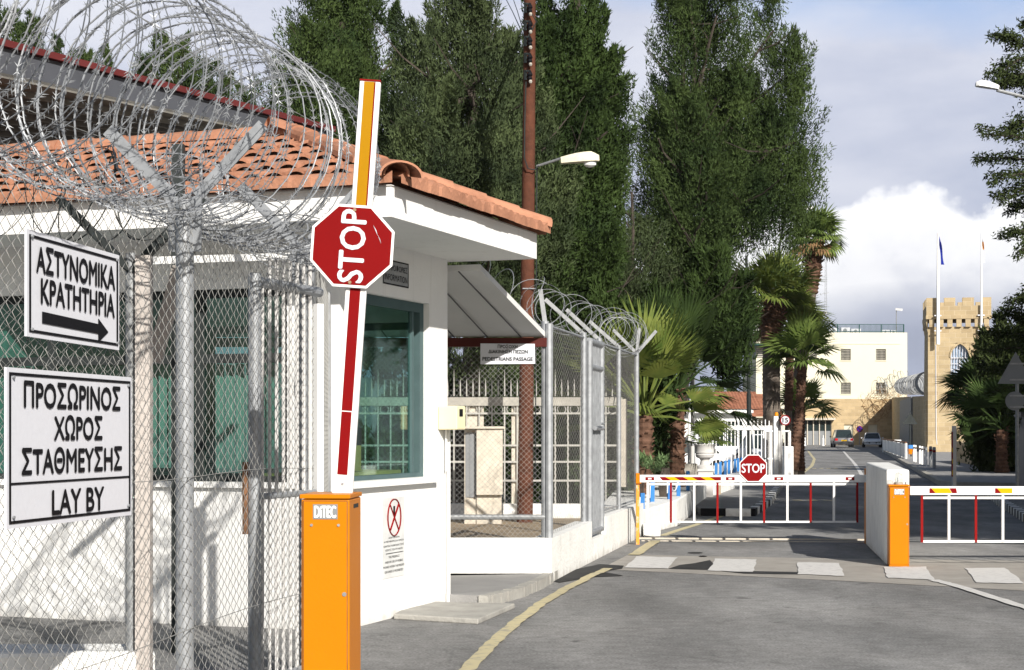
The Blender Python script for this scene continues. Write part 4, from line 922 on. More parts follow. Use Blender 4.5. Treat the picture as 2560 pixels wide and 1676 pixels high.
q = MB(); q.box(xl.x - .055, xl.x + .02, YL - .04, YL + .1, zA - .07, zA - .058); q.box(xl.x - .055, xl.x - .004, YL - .04, YL + .1, zA - .058, zA + .08); q.build('cradle', M['orange'], ho)
# concrete block between the lanes
bk = MB(); bk.hexa([(4.70, 21.2, 0), (4.99, 21.2, 0), (5.58, 24.9, 0), (5.22, 24.9, 0), (4.70, 21.2, 1.2), (4.99, 21.2, 1.2), (5.58, 24.9, 1.22), (5.22, 24.9, 1.22)])
tag(bk.build('concrete_block', M['wwall'], bevel=.025), 'white rendered concrete block between the two barrier lanes', 'concrete block')
b3 = thing('entry_barrier', (4.8, 21, 0), 'orange barrier cabinet with clear beacon and lowered arm reaching the right edge', 'barrier')
fr3 = barrier_cabinet(b3, (4.675, 20.93, 0), R(-8), .245, .25, 1.02)
q = MB(); pb = Vector(fr3(.125, .1, 0)); q.lathe((pb.x, pb.y, 1.02), [(.056, 0), (.058, .015), (.052, .03)], 16); bc = q.build('beacon', M['conc'], b3)
q = MB(); q.lathe((pb.x, pb.y, 1.05), [(.05, 0), (.054, .02), (.054, .07), (.045, .1), (.025, .118), (.004, .123)], 20); q.build('dome', M['cleardome'], bc, smooth=True)
q = MB(); q.lathe((pb.x, pb.y, 1.05), [(.02, 0), (.02, .03), (.012, .06), (.004, .065)], 10); q.build('bulb', M['white'], bc)
pa_ = Vector(fr3(.21, .1, 0)); q = MB(); q.tube([(pa_.x, pa_.y, 1.02), (pa_.x, pa_.y, 1.05)], .012, 8); q.tube([(pa_.x, pa_.y, 1.05), (pa_.x, pa_.y, 1.2)], .002, 5); q.build('aerial', M['galvd'], b3)
YR = 21.05; s_ = YR / F; xa = lambda px: (px - CX) * s_; zA3 = W(0, 1227, YR).z
q = MB(); q.box(xa(2274), xa(2274) + 3.4, YR - .03, YR + .03, zA3 - .054, zA3 + .054); arm3 = q.build('arm', M['white'], b3, bevel=.006)
y3 = YR - .031
for (x0, x1) in ((2322, 2392), (2486, 2529)):
    q = MB(); q.slab([(xa(x0), y3, zA3 - .031), (xa(x0 + 15), y3, zA3 - .031), (xa(x0 + 4), y3, zA3 + .031), (xa(x0), y3, zA3 + .031)], (0, -.002, 0)); q.build('hazard_stripe', M['red'], arm3)
    q = MB(); e_ = 14 if x0 == 2322 else 0
    q.slab([(xa(x0 + 15.5), y3, zA3 - .031), (xa(x1 - e_), y3, zA3 - .031), (xa(x1 - e_ * 1.5), y3, zA3 + .031), (xa(x0 + 4.5), y3, zA3 + .031)], (0, -.002, 0)); q.build('hazard_stripe', M['yel'], arm3)
    if e_:
        q = MB(); q.slab([(xa(x1 - 13), y3, zA3 - .031), (xa(x1 - 1), y3, zA3 - .031), (xa(x1 - 3), y3, zA3 + .031), (xa(x1 - 20), y3, zA3 + .031)], (0, -.002, 0)); q.build('hazard_stripe', M['red'], arm3)
zt = W(0, 1245, YR).z; zb2 = W(0, 1354, YR).z; xs = [xa(2304.5 + 67.4 * i) for i in range(8)]
skirt(b3, xs, zt, zb2, YR, xs[-1] + .01)
for i, x in enumerate(xs):
    q = MB(); q.box(x - .014, x + .014, YR - .016, YR + .016, zb2 - .012, zt + .03); q.build('skirt_bar', M['white'] if i % 2 else M['redpaint'], b3)
# ================================================================== PASSAGE WALLS, FENCES
lwA = MB(); lwA.prism([(-5, 18.8), (.44, 18.8), (.46, 19.0), (-5, 19.0)], 0, .49)
for z in (.16, .37): lwA.box(-5, .43, 18.793, 18.801, z, z + .006)
tag(lwA.build('passage_low_wall', M['wwall']), 'low white block wall under the passage mesh between booth and corner post', 'wall')
wb = lambda Y, o=0, z=0: Vector((.44 + .2 * (Y - 18.8) - o * .98, Y + o * .2, z))
def wall_seg(Ya, Yb, ha, hb):
    q = MB(); a, b_, c, d_ = wb(Ya), wb(Yb), wb(Yb, .22), wb(Ya, .22)
    q.prism([(a.x, a.y), (b_.x, b_.y), (c.x, c.y), (d_.x, d_.y)], 0, [ha, hb, hb, ha]); return q
q = wall_seg(18.8, 21.75, .49, .52); q2 = wall_seg(23.0, 27.2, .52, .52); q3 = wall_seg(21.75, 23.0, .28, .28); q.add(q2.v, q2.f); q.add(q3.v, q3.f)
tag(q.build('roadside_low_wall', M['wwall']), 'low white roadside wall with a gate gap under the receding mesh fence', 'wall')
fa = thing('passage_mesh_fence', (-1, 18.9, 0), 'chain link panel facing the camera below the passage canopy', 'fence')
chain('mesh', (-2.6, 18.9), (.36, 18.9), .47, 2.68, .062, .0024, fa, seed=4)
q = MB(); q.tube([(-3, 18.95, .72), (.4, 18.95, .72)], .03, 8); q.build('bottom_rail', M['galvd'], fa)
fb = thing('roadside_fence', wb(22), 'chain link fence receding along the road to the right of the passage', 'fence')
chain('mesh', wb(18.95, .1), wb(21.75, .1), .49, 2.9, .075, .0017, fb, seed=5, jag=.06, aspect=1.7)
chain('mesh', wb(23.0, .1), wb(27.1, .1), .5, 2.92, .075, .0017, fb, seed=6, jag=.06, aspect=1.7)
def bpost(Y, arm=None, r=.04, top=2.95, base=0):
    b_ = wb(Y, .1, base); q = MB(); q.tube([b_, Vector((b_.x, b_.y, top))], r, 12); po = q.build('post', M['galv'], fb, smooth=True)
    for (dx, dz) in (arm or []):
        q = MB(); k = Vector((b_.x, b_.y, top - .02)); q.bar(k, k + Vector((dx, 0, dz)) * .9, .05, .03, up=(0, 1, 0)); q.build('angled_arm', M['galvd'], po)
bpost(18.95, [(-.06, .42)], .045, 2.92)
bpost(21.7, [(-.55, .5)]); bpost(23.05, [(-.5, .46)]); bpost(25.0, [(-.48, .42)], .035); bpost(27.1, [(-.42, .42), (.05, .45), (.35, .4)], .04)
q = MB(); q.tube([wb(18.95, .1, 2.88), wb(27.1, .1, 2.9)], .018, 6); q.tube([wb(23, .1, .58), wb(27.1, .1, .58)], .012, 6); q.build('rail', M['galv'], fb)
c4 = coil('roadside_razor_wire', wb(19.3, .35, 3.18), wb(27.3, .2, 3.2), .24, .5, .0038, .02, M['razor'], seed=21, barb_every=.09, two=False, wob=.12)
tag(c4, 'loose razor wire loops above the roadside fence beside the palms', 'razor wire')
c5 = coil('bunched_razor_wire', wb(25.6, .3, 3.2), wb(27.3, .2, 3.22), .3, .2, .0038, .02, M['razor'], seed=22, barb_every=.09, two=False, wob=.15)
tag(c5, 'bunched razor wire loops at the far end of the roadside fence', 'razor wire')
c6 = coil('canopy_razor_wire', Vector((-2.6, 18.6, 3.55)), Vector((.5, 19.2, 3.1)), .34, .4, .0045, .025, M['razor'], seed=23, barb_every=.1, two=False, wob=.15)
tag(c6, 'razor wire strands over the passage canopy beside the wooden pole', 'razor wire')
# roadside gate leaf
gg = thing('roadside_gate', wb(21.8), 'narrow galvanised bar gate set in the roadside mesh fence', 'gate')
q = MB(); zb_, zt_ = .33, 2.85
for Y in (21.85, 22.9): q.tube([wb(Y, .05, zb_), wb(Y, .05, zt_)], .045, 12)
q.tube([wb(21.85, .05, zt_), wb(22.9, .05, zt_)], .045, 12); q.tube([wb(21.85, .05, zb_ + .03), wb(22.9, .05, zb_ + .03)], .04, 10); q.tube([wb(21.85, .05, 2.62 - .1), wb(22.9, .05, 2.62 - .1)], .04, 10); q.build('frame', M['galv'], gg, smooth=True)
for k in range(6):
    q = MB(); Y = 22.02 + k * .14; q.tube([wb(Y, .05, zb_), wb(Y, .05, zt_)], .018, 6); q.build('bar', M['galv'], gg)
q = MB(); q.tube([wb(22.0, .0, 1.72), wb(22.7, .0, 1.72)], .03, 8); q.tube([wb(22.1, -.06, 1.78), wb(22.4, -.06, 1.78)], .015, 8); q.build('latch', M['galv'], gg)
fs = MB(); fs.slab([W(1551, 998, 27.4), W(1568, 998, 27.4), W(1568, 1218, 27.4), W(1551, 1218, 27.4)], (0, .05, 0)); tag(fs.build('white_board', M['concl']), 'tall narrow pale board standing behind the end of the roadside fence', 'board')
# white iron fence behind
YF = 32.0; s_ = YF / F
wf_ = thing('white_iron_fence', (-.5, YF, 0), 'white iron fence with spikes and ring row seen through the mesh', 'fence')
q = MB(); x0, x1 = -3.5, 2.1; zr = W(0, 1003, YF).z; q.box(x0, x1, YF - .04, YF + .04, zr - .09, zr + .07); q.build('top_rail', M['conc'], wf_)
q = MB()
for y in (1034, 1114, 1155, 1202): z = W(0, y, YF).z; q.box(x0, x1, YF - .02, YF + .02, z - .018, z + .018)
q.build('cross_rail', M['iron'], wf_)
n_ = int((x1 - x0) / .24)
q = MB()
for i in range(n_ + 1): x = x0 + i * .24; q.box(x - .014, x + .014, YF - .014, YF + .014, .3, zr - .09)
q.build('upright_bars', M['iron'], wf_)
q = MB()
for i in range(n_ * 2 + 1): x = x0 + i * .12; q.tube([(x, YF, zr + .09), (x, YF, zr + .28), (x, YF, zr + (.42 if i % 4 else .6))], [.014, .014, .002], 5)
q.build('spikes', M['iron'], wf_)
q = MB()
for i in range(n_): 
    x = x0 + (i + .5) * .24; z = W(0, 1024, YF).z; pts_ = [(x + .08 * math.cos(a), YF, z + .08 * math.sin(a)) for a in np.linspace(0, 6.283, 13)]; q.tube(pts_, .01, 4, cap=False)
q.build('rings', M['iron'], wf_)
for px in (1188, 1300, 1004 + 40):
    q = MB(); x = (px - CX) * s_; q.box(x - .16, x + .16, YF + .05, YF + .35, 0, zr - .05); q.build('pillar', M['concl'], wf_)
q = MB(); q.box(x0, x1, YF - .1, YF + .1, 0, .3); q.build('plinth', M['wwall'], wf_)
cp_ = thing('meter_cabinet', W(1200, 1310, 30.0), 'pale concrete cabinet with grey panel behind the passage mesh', 'meter cabinet')
q = MB(); p = W(1175, 1310, 30); q.box(p.x - .1, p.x + .12, 30, 30.5, 0, 1.72); q.box(p.x + .12, p.x + .58, 29.85, 30.5, .55, 1.72); q.box(p.x + .12, p.x + .56, 29.95, 30.5, 0, .55); q.build('body', M['concl'], cp_)
q = MB(); q.box(p.x - .08, p.x + .09, 29.985, 29.999, .5, 1.65); q.box(p.x + .0, p.x + .115, 29.97, 29.984, .5, 1.65); q.build('panel', M['greypanel'], cp_)
q = MB(); q.box(p.x - .14, p.x + .62, 29.8, 30.55, 1.721, 1.76); q.build('cap', M['concl'], cp_)
er = MB(); er.add([(-8, 19.2, .03), (.3, 19.2, .03), (1.9, 28, .03), (2.9, 33, .03), (-8, 33, .03)], [(0, 1, 2, 3, 4)]); struct('dirt_yard', er, M['earth'])
hg = thing('yard_hedge', (-1, 37, 0), 'sunlit straggly hedge behind the white iron fence', 'hedge')
crown('foliage', [(x, 880 + 30 * math.sin(x), 1230, 90) for x in range(940, 1700, 70)], 36.5, 16000, M['leafC'], hg, seed=31, clump=.4, leaf=(.1, .22), wd=(.04, .08), topw=.5, flat=1)
# ================================================================== UTILITY POLE
up_ = thing('utility_pole', (W(1318, 1310, 30.5).x, 30.5, 0), 'tall brown wooden utility pole with a column of insulators', 'utility pole')
q = MB(); pp = [(W(1312, 1320, 30.5).x, 30.5, 0), (W(1317, 900, 30.5).x, 30.5, 3), (W(1321, 500, 30.5).x, 30.5, 6), (W(1325, -60, 30.5).x, 30.5, 10.0)]; pp[0] = (pp[0][0], 30.5, -.1)
q.tube(densify([Vector(p) for p in pp], 5), [.145 - .04 * i / 15 for i in range(16)], 14); q.build('shaft', M['pole'], up_, smooth=True)
for y in (20, 64, 103, 145, 188):
    c = W(1322, y, 30.36); q = MB(); q.bar(c + Vector((-.06, 0, .09)), c + Vector((-.06, 0, -.09)), .03, .05); q.tube([c + Vector((-.05, -.02, .06)), c + Vector((.03, -.05, .06))], .02, 6); br = q.build('bracket', M['dark'], up_)
    q = MB(); q.lathe(c + Vector((.02, -.06, -.1)), [(.02, 0), (.045, .02), (.03, .06), (.05, .09), (.03, .14), (.015, .17)], 10); q.build('insulator', M['black'], br)
    q = MB(); q.lathe(c + Vector((.03, -.06, -.16)), [(.02, 0), (.035, .03), (.02, .06)], 8); q.build('insulator_cap', M['conc'], br)
q = MB(); q.tube([W(1315, 205, 30.3), W(1312, 300, 30.3), W(1311, 395, 30.3), W(1320, 422, 30.3), W(1337, 425, 30.3), W(1346, 415, 30.35)], .012, 5); q.tube([W(1342, 420, 30.4), W(1341, 640, 30.4), W(1338, 1200, 30.4)], .012, 5); q.tube([W(1330, 35, 30.3), W(1341, 55, 30.3), W(1330, 75, 30.3), W(1318, 95, 30.3)], .01, 5); q.build('cable', M['dark'], up_)
q = MB(); p = W(1326, 722, 30.37); q.tube([p + Vector((-.14, 0, 0)), p + Vector((.1, 0, 0))], .012, 5); q.build('clamp_band', M['galv'], up_)
sl1 = thing('street_lamp', W(1346, 415, 30.5), 'cream street lamp on a short arm fixed to the wooden pole', 'street lamp')
q = MB(); q.tube([W(1342, 416, 30.45), W(1402, 397, 30.2)], .025, 8); q.build('arm', M['galvd'], sl1)
def lamp_head(root, px0, px1, py0, py1, Y, thick=20, mh='lampcream', cover=True):
    a = W(px0, py0, Y); b_ = W(px1, py1, Y); d_ = (b_ - a); Ln = d_.length; d_.normalize(); u_ = Vector((-d_.z, 0, d_.x)); 
    if u_.z < 0: u_ = -u_
    th = thick * Y / F; q = MB(); n1 = 10; V = []
    for i in range(n1 + 1):
        t = i / n1; hw = .1 * (.75 + .5 * math.sin(t * math.pi * .8)) if i < n1 else .05; top = th * (.42 + .38 * math.sin(min(1, t * 1.4) * math.pi / 2)) * (1 if t < .8 else 1 - (t - .8) * 2.6); c = a + d_ * Ln * t
        for (yy, zz) in ((-hw, -th * .22), (-hw, top * .5), (-hw * .55, top), (hw * .55, top), (hw, top * .5), (hw, -th * .22)): V.append(c + Vector((0, yy, 0)) + u_ * zz)
    q.add(V, [(i * 6 + k, i * 6 + (k + 1) % 6, (i + 1) * 6 + (k + 1) % 6, (i + 1) * 6 + k) for i in range(n1) for k in range(6)] + [(0, 1, 2, 3, 4, 5)[::-1], tuple(range(n1 * 6, n1 * 6 + 6))]); h = q.build('head', M[mh], root, smooth=True)
    if cover:
        q = MB(); c = a + d_ * Ln * .76; q.lathe(c + Vector((0, 0, -th * .85)), [(.015, 0), (.07, .015), (.11, .045), (.12, th * 1.0)], 16, sy=.75); q.build('cover', M['lampglass'], root, smooth=True)
    return h
lamp_head(sl1, 1402, 1498, 404, 398, 30.2, thick=24)
ow = MB()
for (x0, x1) in ((1245, 1318), (1270, 1318), (1295, 1320)): ow.tube([W(x0, -40, 60), W((x0 + x1) / 2, 30, 45), W(x1, 110, 30.4)], .012, 4)
tag(ow.build('overhead_wires', M['dark']), 'thin dark overhead wires coming down to the wooden pole', 'wires')
# ================================================================== TREES
def tree(name, label, Y, plumes, n, leafm, seed, trunk=None, group='tall evergreens behind the booth', cat='tree', **k):
    bx = trunk[0] if trunk else sum(p[0] for p in plumes) / len(plumes); s = Y / F; base = Vector(((bx - CX) * s, Y, 0)); t = thing(name, base, label, cat, group)
    crown('crown', plumes, Y, n, M[leafm], t, seed=seed, **k)
    q = MB(); topx, topy = (trunk[1], trunk[2]) if trunk else (bx, plumes[0][1] + 150); r0 = trunk[3] if trunk else .3
    tg_ = []
    rgn = random.Random(seed)
    for p in plumes:
        for u in ((.18, .4, .62, .8) if len(plumes) < 5 else (.22, .6)): tg_.append((min(.95, max(.25, (HY + 1.7 / s - (p[1] + (p[2] - p[1]) * (u + .2))) / (HY + 1.7 / s - topy))), W(p[0] + rgn.uniform(-.6, .6) * p[3], p[1] + (p[2] - p[1]) * u, Y + (p[4] if len(p) > 4 else 0) + rgn.uniform(-1, 1)), r0 * .26))
    limbs(q, base, W(topx, topy, Y), r0, tg_, seed); q.build('trunk', M['bark'], t)
    return t
tree('casuarina', 'feathery green tree with several spires just left of the raised arm', 38, [(785, -70, 640, 66), (840, -190, 640, 70, 1), (905, -60, 640, 80), (975, 0, 640, 42, 1), (750, 150, 600, 42), (810, 120, 680, 100, -1.5), (900, 200, 700, 110, -1)], 60000, 'leafA', 41, (850, 850, 60, .3))
tree('casuarina', 'broad grey green tree between the raised arm and the wooden pole', 34, [(1055, 60, 560, 70), (1125, -50, 640, 85, .5), (1195, 10, 700, 85), (1275, 70, 820, 75, .8), (1100, 260, 680, 95, -1), (1230, 330, 900, 80, -.8), (1320, 220, 900, 80, 1)], 66000, 'leafC', 42, (1165, 1180, 160, .32))
tree('dark_evergreen', 'dense dark green tree standing directly right of the wooden pole', 36, [(1400, -160, 760, 90), (1475, -60, 700, 78, .6), (1350, 60, 900, 80, -.5), (1430, 240, 900, 105, 0), (1525, 120, 470, 45, .5), (1480, 480, 980, 70, 1)], 80000, 'leafB', 43, (1430, 1430, 0, .32), leaf=(.07, .16), wd=(.028, .05), clump=.38)
tree('casuarina', 'tallest feathery tree with a separate right hand spire, right of the lamp', 42, [(1698, -190, 620, 62), (1752, -260, 760, 82, .8), (1812, -120, 600, 48, -.5), (1940, -60, 560, 40, .5), (1980, 110, 520, 50, 0), (1700, 230, 760, 105, -.8), (1850, 180, 560, 120, .5), (1930, 300, 620, 90, -.5), (1790, 420, 700, 80, -.6), (1650, 300, 620, 50, 0)], 92000, 'leafA', 44, (1632, 1740, 240, .34))
tree('casuarina', 'pale thin branched tree in the gap right of the dark evergreen', 40, [(1570, 400, 860, 45), (1610, 560, 900, 70, .5), (1560, 620, 900, 50)], 9000, 'leafC', 45, (1610, 1575, 480, .12), clump=.5)
tree('casuarina', 'low dark branches hanging over the palms in front of the control tower', 40, [(1790, 640, 860, 62), (1835, 690, 880, 40, .5), (1720, 700, 850, 75, 1), (1650, 740, 860, 90, 0), (1815, 740, 900, 42)], 26000, 'leafB', 46, (1640, 1800, 640, .2), leaf=(.12, .28), wd=(.03, .06), clump=.4)
tree('pine', 'rounded green tree top showing through the big razor wire coil', 40, [(430, 110, 420, 95), (370, 160, 420, 60), (500, 150, 440, 80), (560, 230, 460, 70), (340, 240, 400, 40), (620, 220, 460, 50)], 26000, 'leafA', 47, (450, 450, 200, .25), clump=.36, topw=.35)
tree('pine', 'small tree top at the upper left corner above the steel canopy', 40, [(20, 20, 260, 55), (70, 60, 260, 50), (-50, 30, 260, 60)], 9000, 'leafA', 48, (20, 20, 60, .2), clump=.34)
tree('pine', 'pointed tree tops just right of the upper left corner tree', 44, [(150, 100, 300, 26), (210, 130, 300, 30), (262, 120, 300, 20)], 4500, 'leafA', 49, (190, 190, 160, .15), clump=.3)
tree('undergrowth', 'shaded shrubs at the foot of the tall evergreens', 35.5, [(x, 790 + 60 * math.sin(x * .05), 1200, 90, .5 * math.sin(x)) for x in range(1330, 1600, 60)], 24000, 'leafB', 50, (1500, 1500, 900, .1), group=None, cat='shrub', leaf=(.1, .24), wd=(.04, .08), clump=.45, topw=.6)
# right hand conifer with layered drooping branches
cf = thing('araucaria', (16.5, 47, 0), 'dark conifer with drooping tufted branches at the right edge', 'tree')
q = MB(); limbs(q, (16.5, 47, 0), (16.2, 47, 14.5), .28, [], 3); rc = random.Random(8); tips = []
bdefs = [(2545, 120, 2480, 90), (2560, 150, 2470, 190), (2560, 190, 2500, 210), (2600, 360, 2452, 320), (2600, 400, 2442, 395), (2600, 430, 2480, 440), (2600, 470, 2486, 490), (2600, 520, 2520, 530), (2600, 590, 2500, 590), (2600, 600, 2545, 640),
         (2600, 740, 2520, 760), (2600, 800, 2490, 790), (2600, 850, 2470, 830), (2600, 880, 2440, 870), (2600, 930, 2460, 930), (2600, 960, 2480, 980), (2600, 1000, 2520, 1040), (2560, 300, 2520, 330), (2600, 260, 2540, 200), (2600, 90, 2560, 60)]
for (x0, y0, x1, y1) in bdefs:
    for r_ in range(2):
        dy = rc.uniform(-1.2, 1.2); a = W(x0 + rc.uniform(-10, 10), y0 + rc.uniform(-8, 8), 47 + dy * .3); b_ = W(x1 + rc.uniform(0, 40) * r_, y1 + rc.uniform(-20, 20) * r_, 47 + dy); a0_ = Vector((16.2, 47, a.z + .2))
        mid = a.lerp(b_, .5) + Vector((0, 0, .08)); q.tube([a0_, a, mid, b_], [.06, .04, .025, .01], 4)
        for u in np.linspace(0, 1, 9): tips.append((a0_.lerp(a, u) if u < .0 else a.lerp(b_, u) + Vector((0, 0, .08 * math.sin(u * 3.14))), (b_ - a).normalized(), .3 * (1 - .6 * u)))
for z in np.arange(1.5, 13, .32):
    for r_ in range(5):
        an = rc.random() * 6.28; L_ = (1.0 + 2.2 * (1 - z / 14)) * rc.uniform(.5, 1.0); 
        if math.cos(an) < 0: L_ *= .5
        a = Vector((16.4, 47, z)); b_ = a + Vector((math.cos(an) * L_, math.sin(an) * L_, rc.uniform(-.3, .2)))
        q.tube([a, a.lerp(b_, .5) + Vector((0, 0, .1)), b_], [.05, .03, .01], 4)
        for u in np.linspace(.15, 1, 9): tips.append((a.lerp(b_, u), (b_ - a).normalized(), .32 * (1 - .5 * u)))
q.build('trunk', M['bark'], cf)
rng = np.random.default_rng(5); Cs, Ds = [], []
for (c, d_, w_) in tips:
    m = 42; o_ = rng.normal(size=(m, 3)) * np.array([.14, .16, .11]) * (w_ / .22); Cs.append(np.array(c) + o_); Ds.append(np.array(d_) * .5 + rng.normal(size=(m, 3)) * .6 + np.array([0, 0, -.25]))
Cs = np.concatenate(Cs); Ds = np.concatenate(Ds); V = blades(rng, Cs, Ds, rng.uniform(.07, .16, len(Cs)), rng.uniform(.035, .07, len(Cs)))
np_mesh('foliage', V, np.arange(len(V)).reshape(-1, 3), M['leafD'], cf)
# trees standing right of the picture that shade the road
for i, (x, y, r, z0, z1, lab) in enumerate([(15.2, 16.3, 5.4, 6.6, 12.2, 'spreading tree outside the right edge that shades the nearer lane'), (20.5, 20, 5.2, 6.6, 12.5, 'spreading tree outside the right edge behind the nearest one'),
        (18.2, 27.5, 5.4, 6, 12.5, 'spreading tree outside the right edge beside the road sign'), (21.0, 37.5, 4.6, 5, 11.5, 'spreading tree outside the right edge beyond the kiosk'), (27.5, 50, 5, 4, 12, 'far spreading tree outside the right edge')]):
    t = thing('roadside_tree', (x, y, 0), lab, 'tree', 'trees shading the road')
    rg2 = np.random.default_rng(60 + i); n_ = 26000; nc = 420
    u = rg2.normal(size=(nc, 3)); u /= np.linalg.norm(u, axis=1, keepdims=True); u *= rg2.random((nc, 1)) ** .4
    c = np.array([x, y, (z0 + z1) / 2]) + u * np.array([r, r, (z1 - z0) / 2]); k = np.repeat(np.arange(nc), n_ // nc)
    C_ = c[k] + rg2.normal(size=(len(k), 3)) * .38; V = blades(rg2, C_, rg2.normal(size=(len(k), 3)), rg2.uniform(.25, .45, len(k)), rg2.uniform(.14, .26, len(k)))
    np_mesh('crown', V, np.arange(len(V)).reshape(-1, 3), M['leafB'], t)
    q = MB(); limbs(q, (x, y, 0), (x, y, z1 - 1), .2, [(.5, (x + 1, y + .5, z1 - 2), .08), (.6, (x - 1, y - .5, z1 - 2.5), .08)], i); q.build('trunk', M['bark'], t)
# ================================================================== PALMS
def PW(px, py, Y): return W(px, py, Y)
def gx(px, Y): return (px - CX) / F * Y
palm('fan_palm', 'tallest fan palm with shaggy crown against the white clouds', (gx(1975, 62), 62, 0), PW(2042, 600, 62), .3, 1.15, 44, 71, group='tall fan palms by the white gate', red=.22, lo=-.75, hi=1.4, dry=.2, blade=26, bend=.5, petf=.5, bw=.05)
palm('fan_palm', 'thick grey trunked fan palm whose crown rises in front of the roof railing', (gx(1938, 58), 58, 0), PW(1934, 752, 58), .37, 1.6, 40, 72, group='tall fan palms by the white gate', mats=('palmtrunk', 'palmred', 'palmy'), red=.24, lo=-.35, hi=1.45, dry=.1, blade=30, bend=.25, bw=.045)
palm('fan_palm', 'fan palm just behind the thick trunk with leaves over the cream wall', (gx(1972, 60), 60, 0), PW(1978, 815, 60), .15, 1.5, 36, 73, group='tall fan palms by the white gate', mats=('palmtrunk', 'palmred', 'palmy'), red=.55, lo=-.5, hi=1.4, dry=.15, blade=28, bend=.35, bw=.045)
palm('fan_palm', 'lower fan palm with long side leaf in front of the lower windows', (gx(1978, 57), 57, 0), PW(2006, 905, 57), .15, 1.45, 22, 74, group='tall fan palms by the white gate', red=.9, lo=-.3, hi=1.4, dry=.1, blade=28, bend=.3, bw=.05)
palm('small_fan_palm', 'short fan palm spreading beside the round speed limit sign', (gx(2000, 61), 61, 0), PW(2004, 1030, 61), .14, 1.3, 16, 75, red=.9, lo=-.15, hi=1.35, blade=26, bend=.25, bw=.05)
palm('bushy_fan_palm', 'large low fan palm with yellow green leaves right beside the mesh fence', (gx(1609, 33), 33, 0), PW(1612, 1040, 33), .16, 1.75, 24, 76, red=.95, lo=-.2, hi=1.4, mats=('palmtrunk', 'palmred', 'palmy'), blade=34, bend=.18, bw=.03, dry=.02, petf=.72, spread=1.45)
palm('bushy_fan_palm', 'low fan palm with shade painted into its leaves leaning over the planter next to the white pole', (gx(1690, 36), 36, 0), PW(1690, 985, 36), .16, 1.75, 24, 77, red=.95, lo=-.35, hi=1.35, mats=('palmtrunk', 'palmred', 'leafB'), blade=36, bend=.15, bw=.03, dry=.03, petf=.7, spread=1.5)  # leaves take the dark conifer green so the tree shade sits in their colour
palm('bushy_fan_palm', 'fan palm with shade painted into its leaves behind the two low palms', (gx(1640, 38), 38, 0), PW(1645, 930, 38), .16, 1.6, 20, 78, mats=('palmtrunk', 'palmred', 'leafB'), red=.95, lo=-.25, hi=1.4, blade=34, bend=.15, bw=.03, petf=.7, spread=1.5)  # same dark green: shade put into the leaf colour here too
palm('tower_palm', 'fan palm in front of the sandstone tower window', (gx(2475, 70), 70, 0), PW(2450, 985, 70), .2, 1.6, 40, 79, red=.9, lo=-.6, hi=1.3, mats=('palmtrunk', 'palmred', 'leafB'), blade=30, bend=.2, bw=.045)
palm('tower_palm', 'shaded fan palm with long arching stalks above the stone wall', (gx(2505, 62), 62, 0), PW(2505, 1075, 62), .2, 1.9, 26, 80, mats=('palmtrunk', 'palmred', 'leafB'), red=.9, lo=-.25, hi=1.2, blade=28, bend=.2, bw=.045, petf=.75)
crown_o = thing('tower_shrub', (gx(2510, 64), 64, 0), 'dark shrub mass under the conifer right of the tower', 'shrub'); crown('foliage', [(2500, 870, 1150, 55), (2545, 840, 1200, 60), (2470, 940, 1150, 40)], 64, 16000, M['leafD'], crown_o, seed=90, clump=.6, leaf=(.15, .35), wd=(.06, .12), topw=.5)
# potted palm in the urn, aloe
palm('urn_palm', 'small fan palm growing in the tall white urn', PW(1765, 1113, 39.8), PW(1765, 1108, 39.8), .05, .62, 16, 81, red=.5, lo=.0, hi=1.4, blade=24, bend=.2, bw=.06, trunk=False)
al = thing('aloe_bush', (gx(1632, 31), 31, 0), 'pale green spiky aloe bush in the planter behind the blue posts', 'aloe'); q = MB(); ra = random.Random(6)
for i in range(26):
    c = W(1600 + ra.random() * 66, 1150 + ra.random() * 30, 30.6 + ra.random()); 
    for k in range(18):
        an = ra.random() * 6.28; e_ = ra.uniform(.1, 1.3); d_ = Vector((math.cos(an) * math.cos(e_), math.sin(an) * math.cos(e_), math.sin(e_))); l = ra.uniform(.14, .24); s = d_.cross(Vector((0, 0, 1))).normalized() * .012; m_ = c + d_ * l * .6; t_ = m_ + (d_ + Vector((0, 0, -.5))).normalized() * l * .45
        q.add([c - s, c + s, m_ + s * .8, m_ - s * .8, t_], [(0, 1, 2, 3), (3, 2, 4)])
q.build('leaves', M['aloe'], al); q = MB()
for i in range(13):
    x = 1590 + ra.random() * 84; q.tube([W(x, 1262, 30.8), W(x + ra.uniform(-8, 8), 1200, 30.9), W(x + ra.uniform(-14, 14), 1170, 30.9)], [.022, .02, .012], 6)
q.build('stems', M['bark'], al)
# ================================================================== PLANTER WALLS, URN, BLUE POSTS
pw = MB(); c0 = G(1602, 1340); c1 = Vector((gx(1693, 29.6), 29.6, 0)); c2 = Vector((gx(1766, 39.2), 39.2, 0))
pw.prism([(c0.x, c0.y), (c1.x, c1.y), (c2.x, c2.y), (c2.x - 1.3, c2.y), (c1.x - .4, c1.y + .25), (c0.x, c0.y + .3)], 0, [.4, .47, .5, .5, .47, .4])
pw.prism([(c0.x - .1, c0.y + .35), (c1.x - .45, c1.y + .3), (c2.x - 1.35, c2.y), (c2.x - 2, c2.y), (c0.x - .6, c0.y + 1)], 0, .44)
tag(pw.build('planter_wall', M['wwall'], bevel=.02), 'low white planter wall with a lit front and shaded side left of the kerb', 'wall')
st_ = MB(); st_.prism([(c0.x + .02, c0.y - .3), (c0.x + .3, c0.y - .2), (c0.x + .3, c0.y + .02), (c0.x + .02, c0.y)], 0, .2); tag(st_.build('white_step', M['wwall'], bevel=.015), 'small white step at the foot of the orange rest post', 'step')
gpx, gpy = gx(1850, 53), 53
